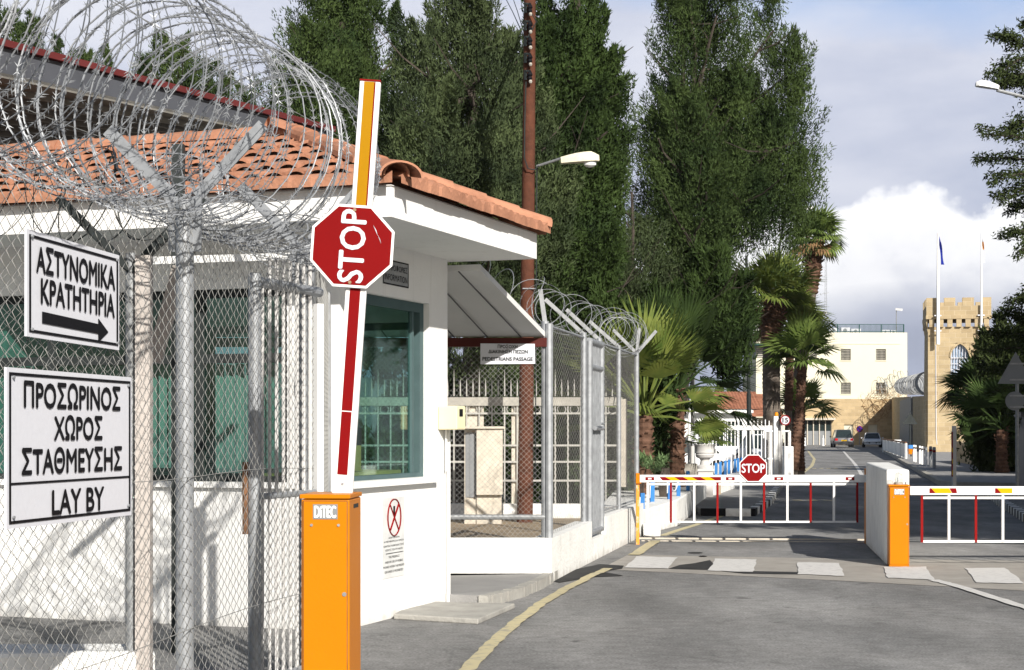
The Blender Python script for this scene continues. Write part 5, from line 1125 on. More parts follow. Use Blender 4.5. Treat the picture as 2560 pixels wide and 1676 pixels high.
pw2 = MB(); pw2.prism([(gx(1786, 40.4), 40.4), (gpx + .6, gpy), (gpx + .2, gpy), (gx(1786, 40.4) - .4, 40.4)], 0, .46); tag(pw2.build('far_planter_wall', M['wwall'], bevel=.02), 'low white wall carrying blue posts between the urn and the white gate', 'wall')
so_ = MB(); so_.box(gx(1640, 42), gx(1790, 42), 41, 50, 0, .5); tag(so_.build('planter_bed', M['earth']), 'raised bed of dry soil behind the urn', 'planter')
rb_ = MB(); rb_.box(gx(1680, 37.5), gx(1740, 37.5), 37.2, 37.6, 0, .95); tag(rb_.build('brown_bench', M['conc']), 'weathered grey slab between the aloe and the urn', 'slab')
un = thing('urn', (gx(1762, 39.8), 39.8, 0), 'tall white urn on a square pedestal in the shade beside the planter', 'urn')
ub = Vector((gx(1762, 39.8), 39.8, 0)); q = MB(); q.box(ub.x - .18, ub.x + .18, 39.62, 39.98, 0, .72); q.box(ub.x - .21, ub.x + .21, 39.59, 40.01, .721, .78); q.box(ub.x - .24, ub.x + .24, 39.56, 40.04, 0, .1); q.build('pedestal', M['urn'], un, bevel=.01)
q = MB(); q.lathe((ub.x, ub.y, .781), [(.2, 0), (.2, .06), (.12, .1), (.1, .2), (.13, .24), (.2, .27), (.225, .33), (.21, .36), (.23, .38), (.22, .42), (.25, .55), (.26, .56), (.25, .58), (.21, .57)], 24); q.build('bowl', M['urn'], un, smooth=True)
proto = None
bps = [(1604, 27.6, .27, 'first blue post, nearest the orange rest post'), (1630, 29.3, .40, 'second blue post, in front of the aloe stems'), (1674, 29.9, .46, 'blue post at the right end of the lit planter wall'), (1696, 31.2, .47, 'blue post with white rope end just behind the planter corner'), (1720, 33.8, .48, 'shaded blue post on the planter wall left of the urn'),
       (1738, 38, .5, 'blue post partly hidden behind the arm left of the urn'), (1790, 43, .46, 'first blue post right of the urn'), (1801, 44.5, .46, 'second blue post right of the urn'), (1812, 46, .46, 'third blue post right of the urn'), (1822, 47.5, .46, 'fourth blue post right of the urn'), (1836, 49, .46, 'fifth blue post right of the urn'), (1845, 50.2, .46, 'sixth blue post right of the urn'), (1853, 51.4, .46, 'seventh blue post, last but one before the stop sign'), (1862, 52.6, .46, 'last blue post before the white gate')]
for (px, Y, zb_, lab) in bps:
    if proto is None:
        proto = thing('blue_post', (gx(px, Y), Y, zb_), 'x', 'post', 'blue posts along the planter walls'); o0 = Vector((gx(px, Y), Y, zb_))
        q = MB(); q.hexa([o0 + Vector(v) for v in ((-.035, -.05, 0), (.035, -.05, 0), (.035, .05, 0), (-.035, .05, 0), (-.035, -.09, .4), (.035, -.09, .4), (.035, .06, .36), (-.035, .06, .36))]); q.build('shaft', M['blue'], proto)
        q = MB(); q.hexa([o0 + Vector(v) for v in ((-.05, -.05, .12), (-.036, -.05, .12), (-.036, .04, .12), (-.05, .04, .12), (-.05, -.08, .33), (-.036, -.08, .33), (-.036, .05, .36), (-.05, .05, .36))]); q.build('white_edge', M['white'], proto); p_ = proto
    else: p_ = copy_tree(proto); p_.location = (gx(px, Y), Y, zb_)
    p_['label'] = lab; p_.rotation_euler.z = .15 * math.sin(px)
rp = MB(); A_ = W(1674, 1203, 29.8); B_ = W(1697, 1198, 31.1); rp.tube([A_.lerp(B_, t) - Vector((0, 0, .2 * math.sin(t * math.pi))) for t in np.linspace(0, 1, 9)], .012, 6); tag(rp.build('white_rope', M['white']), 'white rope hanging between two blue posts below the barrier arm', 'rope')
# ================================================================== POLES AND SMALL SIGNS LEFT OF THE ROAD
wp = thing('sign_pole', (gx(1723, 41), 41, 0), 'white pole carrying a small white notice beside the urn', 'sign pole')
q = MB(); q.tube([(gx(1723, 41), 41, 0), (gx(1723, 41), 41, W(0, 990, 41).z)], .04, 10); q.build('pole', M['white'], wp, smooth=True)
q = MB(); q.slab([W(1728, 1080, 40.95), W(1728, 1116, 40.95), W(1746, 1112, 40.95), W(1746, 1078, 40.95)], (0, .02, 0)); nb = q.build('notice', M['signwhite'], wp)
q = MB()
for i, y in enumerate((1086, 1091, 1096, 1101)): q.bar(W(1731, y, 40.94), W(1740 - i % 2, y - .5, 40.94), .004, .022, up=(0, 0, 1))
q.build('lettering', M['dark'], nb)
q = MB(); q.slab([W(1724, 990, 40.9), W(1724, 1018, 40.9), W(1746, 1008, 40.9), W(1727, 989, 40.9)], (0, .02, 0)); q.build('triangle_plate', M['signwhite'], wp)
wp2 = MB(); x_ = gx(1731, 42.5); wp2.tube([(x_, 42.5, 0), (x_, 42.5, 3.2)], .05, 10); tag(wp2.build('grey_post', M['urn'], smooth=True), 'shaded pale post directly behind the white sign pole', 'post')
wpl = MB(); wpl.slab([W(1722, 828, 50), W(1722, 880, 50), W(1744, 884, 50), W(1744, 832, 50)], (0, .05, 0)); bb = thing('white_panel_sign', (gx(1733, 50), 50, 0), 'white panel on a post glimpsed through the low palm leaves', 'sign'); wpl.build('panel', M['white'], bb); q = MB(); q.tube([(gx(1733, 50.1), 50.1, 0), (gx(1733, 50.1), 50.1, W(0, 850, 50).z)], .05, 8); q.build('post', M['galvd'], bb)
lp = thing('lamp_post', (gx(1872, 56), 56, 0), 'dark green steel lamp post rising behind the white gate', 'lamp post')
q = MB(); q.tube([(gx(1874, 56), 56, 0), (gx(1872, 56), 56, W(0, 985, 56).z)], .08, 10); q.tube([(gx(1872, 56), 56, W(0, 985, 56).z), (gx(1866, 56), 56, W(0, 640, 56).z)], [.06, .045], 10); q.build('post', M['dark'], lp, smooth=True)
wl_ = thing('street_lamp', (gx(1990, 48), 48, 0), 'white street lamp head poking out of the tall tree beside the tallest palm', 'street lamp')
lamp_head(wl_, 2032, 2008, 520, 526, 48, thick=10, mh='white', cover=False)
q = MB(); q.tube([W(2016, 524, 48.05), W(1960, 545, 52), W(1945, 640, 62), (gx(1940, 62.5), 62.5, 0)], .045, 8); q.build('post', M['galvd'], wl_)
# ================================================================== WHITE GATE
YG = 53; s_ = YG / F; wg = thing('white_sliding_gate', (gx(1850, YG), YG, 0), 'white barred sliding gate with thick top rail left of the tall palms', 'gate')
q = MB(); z0, z1 = W(0, 1206, YG).z, W(0, 1070, YG).z; xg0, xg1 = gx(1757, YG), gx(1930, YG)
q.box(xg0, xg1, YG - .05, YG + .05, z1 - .07, z1 + .07); q.box(xg0, xg1, YG - .04, YG + .04, z0 - .04, z0 + .05); q.box(xg1 - .07, xg1, YG - .045, YG + .045, z0 + .05, z1 - .07)
q.build('frame', M['white'], wg)
for i in range(int((xg1 - xg0) / .119)):
    q = MB(); x = xg0 + .06 + i * .119; q.box(x - .014, x + .014, YG - .014, YG + .014, z0 + .05, z1 + (.22 if i % 2 else .26)); q.build('bar', M['white'], wg)
gp = thing('gate_post', (gx(1946, 49), 49, 0), 'thick white gate post with an amber lamp on top', 'gate post'); YP = 49
q = MB(); q.box(gx(1935, YP), gx(1946, YP), YP, YP + .18, 0, W(0, 1041, YP).z); q.build('post', M['white'], gp); q = MB(); q.box(gx(1946.5, YP), gx(1957, YP), YP + .06, YP + .24, 0, W(0, 1063, YP).z); q.build('side_post', M['urn'], gp)  # side post: greyer paint carries the shade next to the white post
q = MB(); c = W(1941, 1041, YP + .09); q.lathe(c, [(.04, 0), (.055, .01), (.055, .08), (.03, .115), (.004, .12)], 14); q.build('lamp', M['amber'], gp, smooth=True)
wk = thing('wicket_gate', (gx(1941, 50), 50, 0), 'light white gate leaf with arched frame crossing behind the gate post', 'gate'); q = MB(); z1 = W(0, 1078, 50).z; zb_ = W(0, 1147, 50).z
for (a, b_) in (((1909, z1), (1975, z1)), ((1909, z1), (1909, .1)), ((1975, z1), (1975, .1)), ((1909, zb_), (1956, zb_)), ((1909, .1), (1975, .1))): q.bar((gx(a[0], 50), 50, a[1]), (gx(b_[0], 50), 50, b_[1]), .045, .045, up=(0, 1, 0))
q.build('frame', M['white'], wk); q = MB()
for px in range(1917, 1972, 9): q.bar((gx(px, 50), 50, .12), (gx(px, 50), 50, z1), .02, .02)
q.build('bars', M['white'], wk)
sp = thing('speed_limit_sign', (gx(1963, 48.8), 48.8, 0), 'round red rimmed speed limit sign reading 15 on the gate post', 'road sign'); c = W(1963, 1051, 48.8)
def disc(mb, c, r, t, n=28, nrm=(0, -1, 0)):
    nv = Vector(nrm).normalized(); a = nv.orthogonal().normalized(); b_ = nv.cross(a); mb.slab([Vector(c) + a * r * math.cos(2 * math.pi * k / n) + b_ * r * math.sin(2 * math.pi * k / n) for k in range(n)], nv * t)
q = MB(); disc(q, c, .152, .01); rm = q.build('red_rim', M['red'], sp); q = MB(); disc(q, c - Vector((0, .0105, 0)), .118, .002); q.build('white_face', M['signwhite'], rm)
q = MB(); text_mesh(q, '15', c - Vector((0, .016, 0)), (1, 0, 0), (0, 0, 1), .155, .13, .04); q.build('lettering', M['black'], rm)
q = MB(); q.tube([(c.x - .1, 48.86, .0), (c.x - .1, 48.86, c.z + .1)], .025, 8); q.build('pole', M['urn'], sp)
bx_ = thing('white_cabinet_box', (gx(1975, 58), 58, 0), 'white box at the foot of the tall palms where the road narrows', 'box')
q = MB(); q.box(gx(1962, 56), gx(1984, 56), 56, 56.6, 0, 1.15); q.build('body', M['wall'], bx_, bevel=.02)
q = MB(); q.box(gx(1983, 66), gx(1997, 66), 66, 70, 0, 1.0); q.box(gx(1975, 60), gx(1992, 60), 60, 61, 0, .35); tag(q.build('white_low_wall', M['wwall']), 'stepped white low wall beside the road under the palms', 'wall')
q = MB()
for i in range(8): q.box(gx(1996, 66), gx(2001, 66), 66 + i * 1.6, 66.7 + i * 1.6, 0, 1.05)
tag(q.build('white_railing', M['white']), 'run of short white slats along the left edge of the far road', 'railing')
# guard house behind the gate
gh = thing('gate_house', (gx(1810, 85), 85, 0), 'small white gate house with brown tiled roof behind the white gate', 'building'); YH = 85; s_ = YH / F
x0, x1 = gx(1680, YH), gx(1880, YH); q = MB(); zs = W(0, 1116, YH).z; zt_ = W(0, 1054, YH).z
q.box(x0, x1, YH, YH + 4, 0, zs); q.box(x0, x1, YH, YH + 4, zt_, 2.7); q.box(x1 - .5, x1, YH, YH + 4, zs, zt_); q.box(x0, x0 + .8, YH, YH + 4, zs, zt_); q.box(x0, x1, YH - .5, YH + 4.3, W(0, 1033, YH).z, W(0, 1024, YH).z)
q.build('wall', M['wall'], gh); q = MB(); q.box(x0 + .8, x1 - .5, YH + .12, YH + .2, zs, zt_)
wn_ = q.build('window', M['darkglass'], gh); q = MB()
for i in range(5): q.box(x0 + .8 + i * .62, x0 + .86 + i * .62, YH + .02, YH + .11, zs, zt_)
q.build('frame', M['signwhite'], wn_)
q = MB(); e0, e1 = W(0, 1024, YH).z, W(0, 993, YH).z; xr0, xr1 = gx(1660, YH), gx(1905, YH)
V = []
for i in range(61):
    x = xr0 + (xr1 - xr0) * i / 60; b_ = .03 * (i % 2); V += [(x, YH - .6, e0 + b_), (x * .98 + .02 * (xr0 + xr1) / 2, YH + 1.9, e1 + .3 + b_)]
q.add(V, [(2 * i, 2 * i + 2, 2 * i + 3, 2 * i + 1) for i in range(60)]); q.add([(xr1, YH - .6, e0), (xr1, YH + 4.4, e0), ((xr1 * .98 + .02 * (xr0 + xr1) / 2), YH + 1.9, e1 + .3)], [(0, 1, 2)]); q.build('roof', M['tilefar'], gh)
gh2 = thing('tiled_shelter', (gx(1925, 96), 96, 0), 'cream shelter with a red tiled roof just behind the thick palm trunk', 'building'); q = MB(); x0, x1 = gx(1885, 96), gx(1950, 96)
q.box(x0, x1, 97, 100, 0, 2.4); q.build('wall', M['cream'], gh2); q = MB(); q.slab([(x0 - .2, 96, 2.45), (x1 + .2, 96, 2.45), (x1 + .2, 99, 3.7), (x0 - .2, 99, 3.7)], (0, 0, .1)); q.build('roof', M['tilefar'], gh2)
q = MB(); q.box(x0 + .2, x1 - .2, 96.9, 96.99, .9, 2.0); q.build('window', M['darkglass'], gh2)
# ================================================================== CARS
def car(name, loc, ang, paint, label, lowpaint=None, L=4.3, Wd=1.75, H=1.45, suv=False, plate='yel', group=None):
    """front points along local -y before turning by ang"""
    root = thing(name, (0, 0, 0), label, 'car', group); hw = Wd / 2; hl = L / 2; zb = .28; q = MB()
    belt = .98 if suv else .86; hood = .9 if suv else .78
    st = [(-hl, .74, zb + .12, hood - .22), (-hl + .08, .86, zb, hood - .12), (-hl + .5, .96, zb, hood - .02), (-hl + 1.15, 1, zb, hood + .08), (-.2, 1, zb, belt), (hl - .9, 1, zb, belt), (hl - .25, .97, zb, belt + (.02 if suv else -.02)), (hl - .05, .93, zb + .02, belt - .08), (hl, .84, zb + .12, belt - .25)]
    V = []
    for (y, w_, a, b_) in st:
        w_ *= hw; V += [(-w_ * .9, y, a), (-w_, y, a + .15), (-w_, y, b_ - .12), (-w_ * .86, y, b_), (w_ * .86, y, b_), (w_, y, b_ - .12), (w_, y, a + .15), (w_ * .9, y, a)]
    n = len(st); q.add(V, [(i * 8 + k, (i + 1) * 8 + k, (i + 1) * 8 + (k + 1) % 8, i * 8 + (k + 1) % 8) for i in range(n - 1) for k in range(8)] + [tuple(range(8)), tuple(range((n - 1) * 8, n * 8))[::-1]])
    body = q.build('body', M[paint], root, smooth=True)
    ya, yb, yc, yd = (-hl + 1.15, -hl + 1.75, hl - .75, hl - .15) if suv else (-hl + 1.1, -hl + 1.8, hl - 1.25, hl - .6)
    q = MB(); q.hexa([(-hw * .86, ya, belt - .06), (hw * .86, ya, belt - .06), (hw * .86, yd, belt - .04), (-hw * .86, yd, belt - .04), (-hw * .68, yb, H - .04), (hw * .68, yb, H - .04), (hw * .68, yc, H - .04), (-hw * .68, yc, H - .04)]); q.build('windows', M['darkglass'], root)
    q = MB(); q.hexa([(-hw * .69, yb - .02, H - .05), (hw * .69, yb - .02, H - .05), (hw * .69, yc + .02, H - .05), (-hw * .69, yc + .02, H - .05), (-hw * .6, yb + .12, H), (hw * .6, yb + .12, H), (hw * .6, yc - .1, H), (-hw * .6, yc - .1, H)])
    for s in (-1, 1):
        for (y0, y1) in ((ya, yb), (yd, yc)): q.bar((s * hw * .86, y0, belt - .05), (s * hw * .685, y1, H - .04), .06, .05)
        q.bar((s * hw * .8, (ya + yd) / 2, belt), (s * hw * .69, (yb + yc) / 2, H - .04), .05, .05)
    q.build('roof', M[paint], root, bevel=.02)
    for s in (-1, 1):
        for y in (-hl + .85, hl - .8):
            w_ = MB(); a = Vector((s * (hw - .2), y, .32)); b_ = Vector((s * (hw + .01), y, .32)); w_.tube([a, b_], .32, 20); wh = w_.build('wheel', M['tyre'], root)
            w_ = MB(); w_.tube([b_, b_ + Vector((s * .01, 0, 0))], .2, 14); w_.build('rim', M['galv'], wh)
        q = MB(); q.slab([(s * hw * .55, -hl - .005, hood - .3), (s * hw * .84, -hl + .1, hood - .3), (s * hw * .84, -hl + .12, hood - .15), (s * hw * .52, -hl - .0, hood - .17)][::s], (0, -.02, 0)); q.build('headlight', M['lampglass'], root)
        q = MB(); q.box(*sorted((s * hw * .62, s * hw * .9)), hl - .06, hl + .012, belt - .3, belt - .1); q.build('tail_light', M['tail'], root)
        q = MB(); q.box(*sorted((s * hw * 1.0, s * (hw + .17))), ya + .35, ya + .43, belt, belt + .12); q.build('mirror', M[paint], root)
    q = MB(); q.box(-hw * .42, hw * .42, -hl - .012, -hl + .1, hood - .38, hood - .26); q.build('grille', M['dark'], root)
    q = MB(); q.box(-.26, .26, hl + .001, hl + .02, .62, .74); q.build('rear_plate', M[plate], root); q = MB(); q.box(-.26, .26, -hl - .03, -hl - .013, .4, .5); q.build('front_plate', M['signwhite'], root)
    q = MB(); q.box(-hw * .88, hw * .88, hl - .04, hl + .03, .3, .55); q.box(-hw * .86, hw * .86, -hl - .02, -hl + .06, .3, .38); q.build('bumper', M[lowpaint or paint], root, bevel=.02)
    root.location = loc; root.rotation_euler.z = ang; return root
car('parked_suv', (gx(2105, 163), 163, 0), R(174), 'carsilver', 'dark silver off-roader seen from behind in front of the stone wall', lowpaint='cargrey', L=4.6, Wd=1.9, H=1.72, suv=True)
car('parked_car', (gx(2180, 163), 163, 0), R(-10), 'carwhite', 'silvery white saloon parked facing the camera by the stone wall', L=4.4, Wd=1.78, H=1.42)
car('parked_car', (gx(1702, 60), 60.5, 0), R(-88), 'carwhite', 'white car seen from the side behind the low palms and the sign pole', L=4.1, Wd=1.7, H=1.45)
car('parked_car', (gx(1926, 75), 77, 0), R(8), 'carwhite', 'white car facing the camera behind the white gate posts', L=4.2, Wd=1.72, H=1.5)
car('parked_car', (gx(1350, 48), 48, 0), R(-82), 'carwhite', 'white car glimpsed through the mesh behind the wooden pole', L=4.2, Wd=1.7, H=1.45)
# ================================================================== PRISON BUILDING
YB = 190; s_ = YB / F; bd = thing('prison_building', (gx(2080, YB), YB, 0), 'large cream flat roofed building above a sandstone lower wall', 'building')
def rx_(px): return gx(px, YB)
def rz(py): return W(0, py, YB).z
def holed(mb, x0, x1, z0, z1, holes, y0, y1):
    xs_ = sorted({x0, x1, *[h[0] for h in holes], *[h[1] for h in holes]}); zs_ = sorted({z0, z1, *[h[2] for h in holes], *[h[3] for h in holes]})
    for i in range(len(xs_) - 1):
        run = None
        for j in range(len(zs_) - 1):
            cx, cz = (xs_[i] + xs_[i + 1]) / 2, (zs_[j] + zs_[j + 1]) / 2
            if any(h[0] < cx < h[1] and h[2] < cz < h[3] for h in holes):
                if run is not None: mb.box(xs_[i], xs_[i + 1], y0, y1, run, zs_[j]); run = None
            elif run is None: run = zs_[j]
        if run is not None: mb.box(xs_[i], xs_[i + 1], y0, y1, run, z1)
wins = [(rx_(a), rx_(b_), rz(d_), rz(c)) for (a, b_) in ((2017, 2042), (2102, 2127), (2190, 2215)) for (c, d_) in ((873, 901), (957, 985))]
q = MB(); holed(q, rx_(1999), rx_(2268), rz(994), rz(832), wins, YB, YB + .5); q.box(rx_(1999), rx_(2268), YB + .5, YB + 14, rz(994), rz(836)); q.build('wall', M['cream'], bd)
q = MB(); q.box(rx_(2020), rx_(2250), YB - .06, YB - .002, rz(861), rz(858)); q.build('string_course', M['cream'], bd); q = MB(); q.box(rx_(1990), rx_(2230), YB - .12, YB - .002, rz(998), rz(993)); q.build('string_course', M['cream'], bd)
for i, (a, b_, c, d_) in enumerate(wins):
    q = MB(); q.box(a, b_, YB + .25, YB + .3, c, d_); wn_ = q.build('window', M['darkglass'], bd)
    q = MB()
    for k in range(8): x = a + (b_ - a) * (k + .5) / 8; q.box(x - .02, x + .02, YB + .12, YB + .16, c, d_)
    for k in range(4): z = c + (d_ - c) * (k + .5) / 4; q.box(a, b_, YB + .16, YB + .19, z - .02, z + .02)
    q.build('grille', M['conc'], wn_)
    q = MB(); q.box(a - .05, b_ + .05, YB - .08, YB + .02, c - .1, c - .01); q.build('sill', M['cream'], wn_)
# left wing and control tower
q = MB(); q.box(rx_(1887), rx_(1998.8), YB - 1, YB + 10, 0, rz(896)); q.box(rx_(1887), rx_(1960), YB - 1, YB + 10, rz(866), rz(842)); q.box(rx_(1887), rx_(1945), YB - 1, YB + 10, rz(842) + .02, rz(809)); q.build('wing', M['cream'], bd)
q = MB(); q.box(rx_(1887), rx_(1945), YB - .8, YB + 9, rz(896), rz(866)); lb = q.build('louvre_band', M['greypanel'], bd)
q = MB()
for k in range(6): z = rz(894 - k * 5); q.box(rx_(1887), rx_(1945), YB - .95, YB - .85, z, z + .06)
q.build('slats', M['concl'], lb)
q = MB(); q.box(rx_(1874), rx_(1950), YB - 2.4, YB + 9, rz(866), rz(861)); q.box(rx_(1880), rx_(1998), YB - 2.2, YB - 1.1, rz(840), rz(836)); q.build('ledge', M['teal'], bd)
q = MB()
for z in (rz(810), rz(836)): q.box(rx_(1875), rx_(2040), YB - 2.2, YB - 2.12, z - .05, z + .05)
for k in range(60): x = rx_(1875 + k * 2.7); q.box(x - .02, x + .02, YB - 2.2, YB - 2.14, rz(838), rz(810))
q.build('balcony_railing', M['galvd'], bd)
ct = thing('control_room', (rx_(1910), YB, 0), 'octagonal control room with green glazing and tiled cap behind the thick palm', 'control room')
c = Vector((rx_(1905), YB + 2, 0)); o8 = lambda r, z: [(c.x + r * math.cos(math.pi / 8 + k * math.pi / 4), c.y + r * math.sin(math.pi / 8 + k * math.pi / 4), z) for k in range(8)]
q = MB(); q.add(o8(1.0, rz(809)) + o8(1.25, rz(795)), [(k, (k + 1) % 8, (k + 1) % 8 + 8, k + 8) for k in range(8)]); q.build('glazing', M['darkglass'], ct)
q = MB(); q.add(o8(1.4, rz(795)) + o8(1.45, rz(780)) + [(c.x, c.y, rz(780))], [(k, (k + 1) % 8, (k + 1) % 8 + 8, k + 8) for k in range(8)] + [tuple(range(8))[::-1]]); q.build('fascia', M['teal'], ct)
q = MB(); q.add(o8(1.7, rz(780)) + [(c.x, c.y, rz(762))], [(k, (k + 1) % 8, 8) for k in range(8)] + [tuple(range(8))[::-1]]); q.build('roof', M['tilefar'], ct)
# roof railing, plant, antennas
q = MB(); zr0, zr1 = rz(832), rz(811)
for z in (zr1, zr0 + .15): q.box(rx_(2040), rx_(2262), YB + .3, YB + .36, z - .03, z + .03)
for k in range(75): x = rx_(2040 + k * 3); q.box(x - .015, x + .015, YB + .31, YB + .35, zr0, zr1)
for px in (2040, 2095, 2150, 2205, 2261): q.box(rx_(px) - .05, rx_(px) + .05, YB + .28, YB + .38, zr0, zr1)
tag(q.build('roof_railing', M['teal']), 'thin green railing along the roof of the cream building', 'railing')
acs = [(2080, 2099, 14, 'first air conditioner on the cream roof, left of the mast'), (2110, 2132, 15, 'second air conditioner, largest pale unit on the cream roof'), (2135, 2160, 12, 'wide grey air conditioner in the middle of the cream roof'), (2213, 2232, 9, 'low air conditioner near the right end of the cream roof'), (2236, 2250, 8, 'last small air conditioner by the roof corner')]
for (a, b_, h, lab) in acs:
    r_ = thing('air_conditioner', (rx_((a + b_) / 2), YB + 2, rz(832)), lab, 'air conditioner', 'air conditioners on the roof'); q = MB(); q.box(rx_(a), rx_(b_), YB + 1.6, YB + 2.3, rz(834), rz(832 - h)); q.build('case', M['signwhite'], r_)
    q = MB(); cc = Vector((rx_(a * .55 + b_ * .45), YB + 1.595, rz(832 - h / 2))); disc(q, cc, h * .32 * s_, .01); q.build('fan_grille', M['greypanel'], r_)
mm = thing('antenna_mast', (rx_(2077), YB + 3, rz(836)), 'tall thin lattice mast rising behind the tallest palm', 'mast'); q = MB()
for dx in (-.12, .12): q.tube([(rx_(2077) + dx, YB + 3, rz(836)), (rx_(2077) + dx * .4, YB + 3, rz(560))], [.035, .02], 5)
for k in range(24): z = rz(836) + k * .52; q.bar((rx_(2077) - .12, YB + 3, z), (rx_(2077) + .12, YB + 3, z + .26), .02, .02)
q.build('lattice', M['galv'], mm); q = MB(); q.lathe((rx_(2074), YB + 2.8, rz(782)), [(.05, 0), (.25, .05), (.25, .3), (.05, .35)], 10); q.build('dish', M['white'], mm)
cm_ = thing('roof_camera', (rx_(2247), YB + 1, rz(832)), 'camera on a thin pole at the right end of the cream roof', 'camera'); q = MB(); q.tube([(rx_(2246), YB + 1, rz(836)), (rx_(2246), YB + 1, rz(772))], .05, 6); q.build('pole', M['galvd'], cm_); q = MB(); q.bar((rx_(2245), YB + 1, rz(772)), (rx_(2258), YB + .6, rz(774)), .3, .25); q.build('housing', M['white'], cm_)
cm2 = thing('roof_loudspeaker', (rx_(2040), YB + 1, rz(832)), 'dark round loudspeaker on a pole at the left end of the roof railing', 'loudspeaker'); q = MB(); q.tube([(rx_(2040), YB + 1, rz(836)), (rx_(2040), YB + 1, rz(796))], .05, 6); q.build('pole', M['galvd'], cm2); q = MB(); disc(q, (rx_(2040), YB + .9, rz(797)), .2, .3); q.build('horn', M['dark'], cm2)
yg = thing('yagi_antenna', (rx_(2030), YB, rz(745)), 'horizontal branching aerial crossing in front of the thin mast', 'antenna'); q = MB(); q.bar((rx_(2000), YB, rz(748)), (rx_(2072), YB, rz(732)), .05, .05); q.bar((rx_(2005), YB, rz(752)), (rx_(2005), YB, rz(832)), .05, .05); q.build('boom', M['galvd'], yg); q = MB()
for k in range(8): p = Vector((rx_(1998 + k * 9), YB, rz(748 - k * 2))); q.bar(p + Vector((0, -.3, -.15)), p + Vector((0, .3, .15)), .03, .03)
q.build('elements', M['galvd'], yg)
# sandstone base wall with entrance and niches
sw = thing('sandstone_base', (rx_(2110), YB, 0), 'long sandstone wall under the cream building with glazed entrance and arched niches', 'wall')
ent = (rx_(2002), rx_(2077), 0, rz(1051)); n1 = (rx_(2108), rx_(2131), 0.4, rz(1062)); n2 = (rx_(2168), rx_(2191), .4, rz(1062))
q = MB(); holed(q, rx_(1985), rx_(2330), 0, rz(998), [ent, n1, n2], YB - .5, YB - .15); q.box(rx_(1985), rx_(2330), YB - .15, YB + .0, rz(1040), rz(998)); q.build('stone_wall', M['stonew'], sw)
for nn in (n1, n2):
    q = MB(); xm = (nn[0] + nn[1]) / 2; rr_ = (nn[1] - nn[0]) / 2; q.slab([(nn[0], YB - .3, nn[2]), (nn[1], YB - .3, nn[2]), (nn[1], YB - .3, nn[3])] + [(xm + rr_ * math.cos(a), YB - .3, nn[3] + rr_ * .45 * math.sin(a)) for a in np.linspace(.2, 2.9, 9)] + [(nn[0], YB - .3, nn[3])], (0, .1, 0)); q.build('niche_panel', M['cream'], sw)
q = MB(); q.box(ent[0], ent[1], YB - .3, YB - .25, 0, rz(1078)); q.build('frosted_doors', M['greypanel'], sw); q = MB(); q.box(ent[0], ent[1], YB - .28, YB - .22, rz(1078) + .01, ent[3]); q.build('glazing', M['darkglass'], sw)
q = MB()
for k in range(6): x = ent[0] + (ent[1] - ent[0]) * k / 5; q.box(x - .05, x + .05, YB - .42, YB - .31, 0, ent[3])
q.box(ent[0] - .3, ent[1] + .3, YB - 1.2, YB - .501, ent[3] + .02, ent[3] + .25); q.build('door_frame', M['concl'], sw)
ns = thing('no_stopping_sign', (gx(2149, 186), 186, 0), 'round blue and red no stopping sign between the two parked cars', 'road sign'); c = W(2149, 1073, 186); q = MB(); q.tube([(c.x, 186.1, 0), (c.x, 186.1, c.z)], .04, 6); q.build('pole', M['galvd'], ns)
q = MB(); disc(q, c, .36, .02); r_ = q.build('red_rim', M['red'], ns); q = MB(); disc(q, c - Vector((0, .021, 0)), .29, .005); q.build('blue_face', M['flagblue'], r_); q = MB(); q.bar(c + Vector((-.2, -.03, -.2)), c + Vector((.2, -.03, .2)), .02, .06); q.bar(c + Vector((.2, -.035, -.2)), c + Vector((-.2, -.035, .2)), .02, .06); q.build('cross', M['red'], r_)
for (px, lab) in ((2012, 'small white bollard left of the glazed entrance'), (2058, 'small white bollard right of the glazed entrance')):
    q = MB(); q.lathe((gx(px, 180), 180, 0), [(.16, 0), (.12, .1), (.12, .75), (.06, .85)], 10); q.lathe((gx(px, 180), 180, .85), [(.05, 0), (.05, .25), (.01, .3)], 8); tag(q.build('bollard', M['white']), lab, 'bollard', 'bollards by the entrance')
# dry climbers on the stone wall
cl_ = MB(); rcl = random.Random(3)
for i in range(70):
    p = Vector((rx_(rcl.uniform(2150, 2260)), YB - .55, rz(rcl.uniform(1060, 985)))); pts_ = [p]
    for k in range(5): p = p + Vector((rcl.uniform(-.5, .7), 0, rcl.uniform(-.1, .7))); pts_.append(p)
    cl_.tube(pts_, [.03, .025, .02, .015, .01, .006], 4)
tag(cl_.build('dry_creeper', M['palmdry']), 'leafless creeper climbing the sandstone wall under the cream building', 'creeper')
# ================================================================== PERIMETER WALL AND TOWER
pm = thing('perimeter_wall', (29.9, 124, 0), 'shaded sandstone perimeter wall running back from the tower', 'wall'); q = MB()
q.prism([(30.4, 124), (32.4, 124), (44.6, 189.4), (42.6, 189.4)], 0, [4.2, 4.2, 5.3, 5.3]); q.build('stone', M['stonew'], pm)
q = MB(); q.prism([(33.8, 143), (33.95, 143), (38.06, 165), (37.9, 165)], .0, 4.5); q.build('metal_panel', M['greypanel'], pm)
c7 = coil('perimeter_razor_wire', Vector((31.2, 126, 5.2)), Vector((43, 186, 6.5)), .85, 1.0, .03, 0, M['galvd'], seed=31, two=True, wob=.04); tag(c7, 'large razor wire coil on top of the perimeter wall beside the tower', 'razor wire')
c8 = coil('building_razor_wire', Vector((rx_(2195), YB - 1, rz(968))), Vector((rx_(2262), YB - 1, rz(940))), .8, .4, .03, 0, M['razor'], seed=32, two=False, wob=.3); tag(c8, 'razor wire tangle below the lower right window of the cream building', 'razor wire')
YT = 121; s_ = YT / F; tx = lambda px: gx(px, YT); tz = lambda py: W(0, py, YT).z
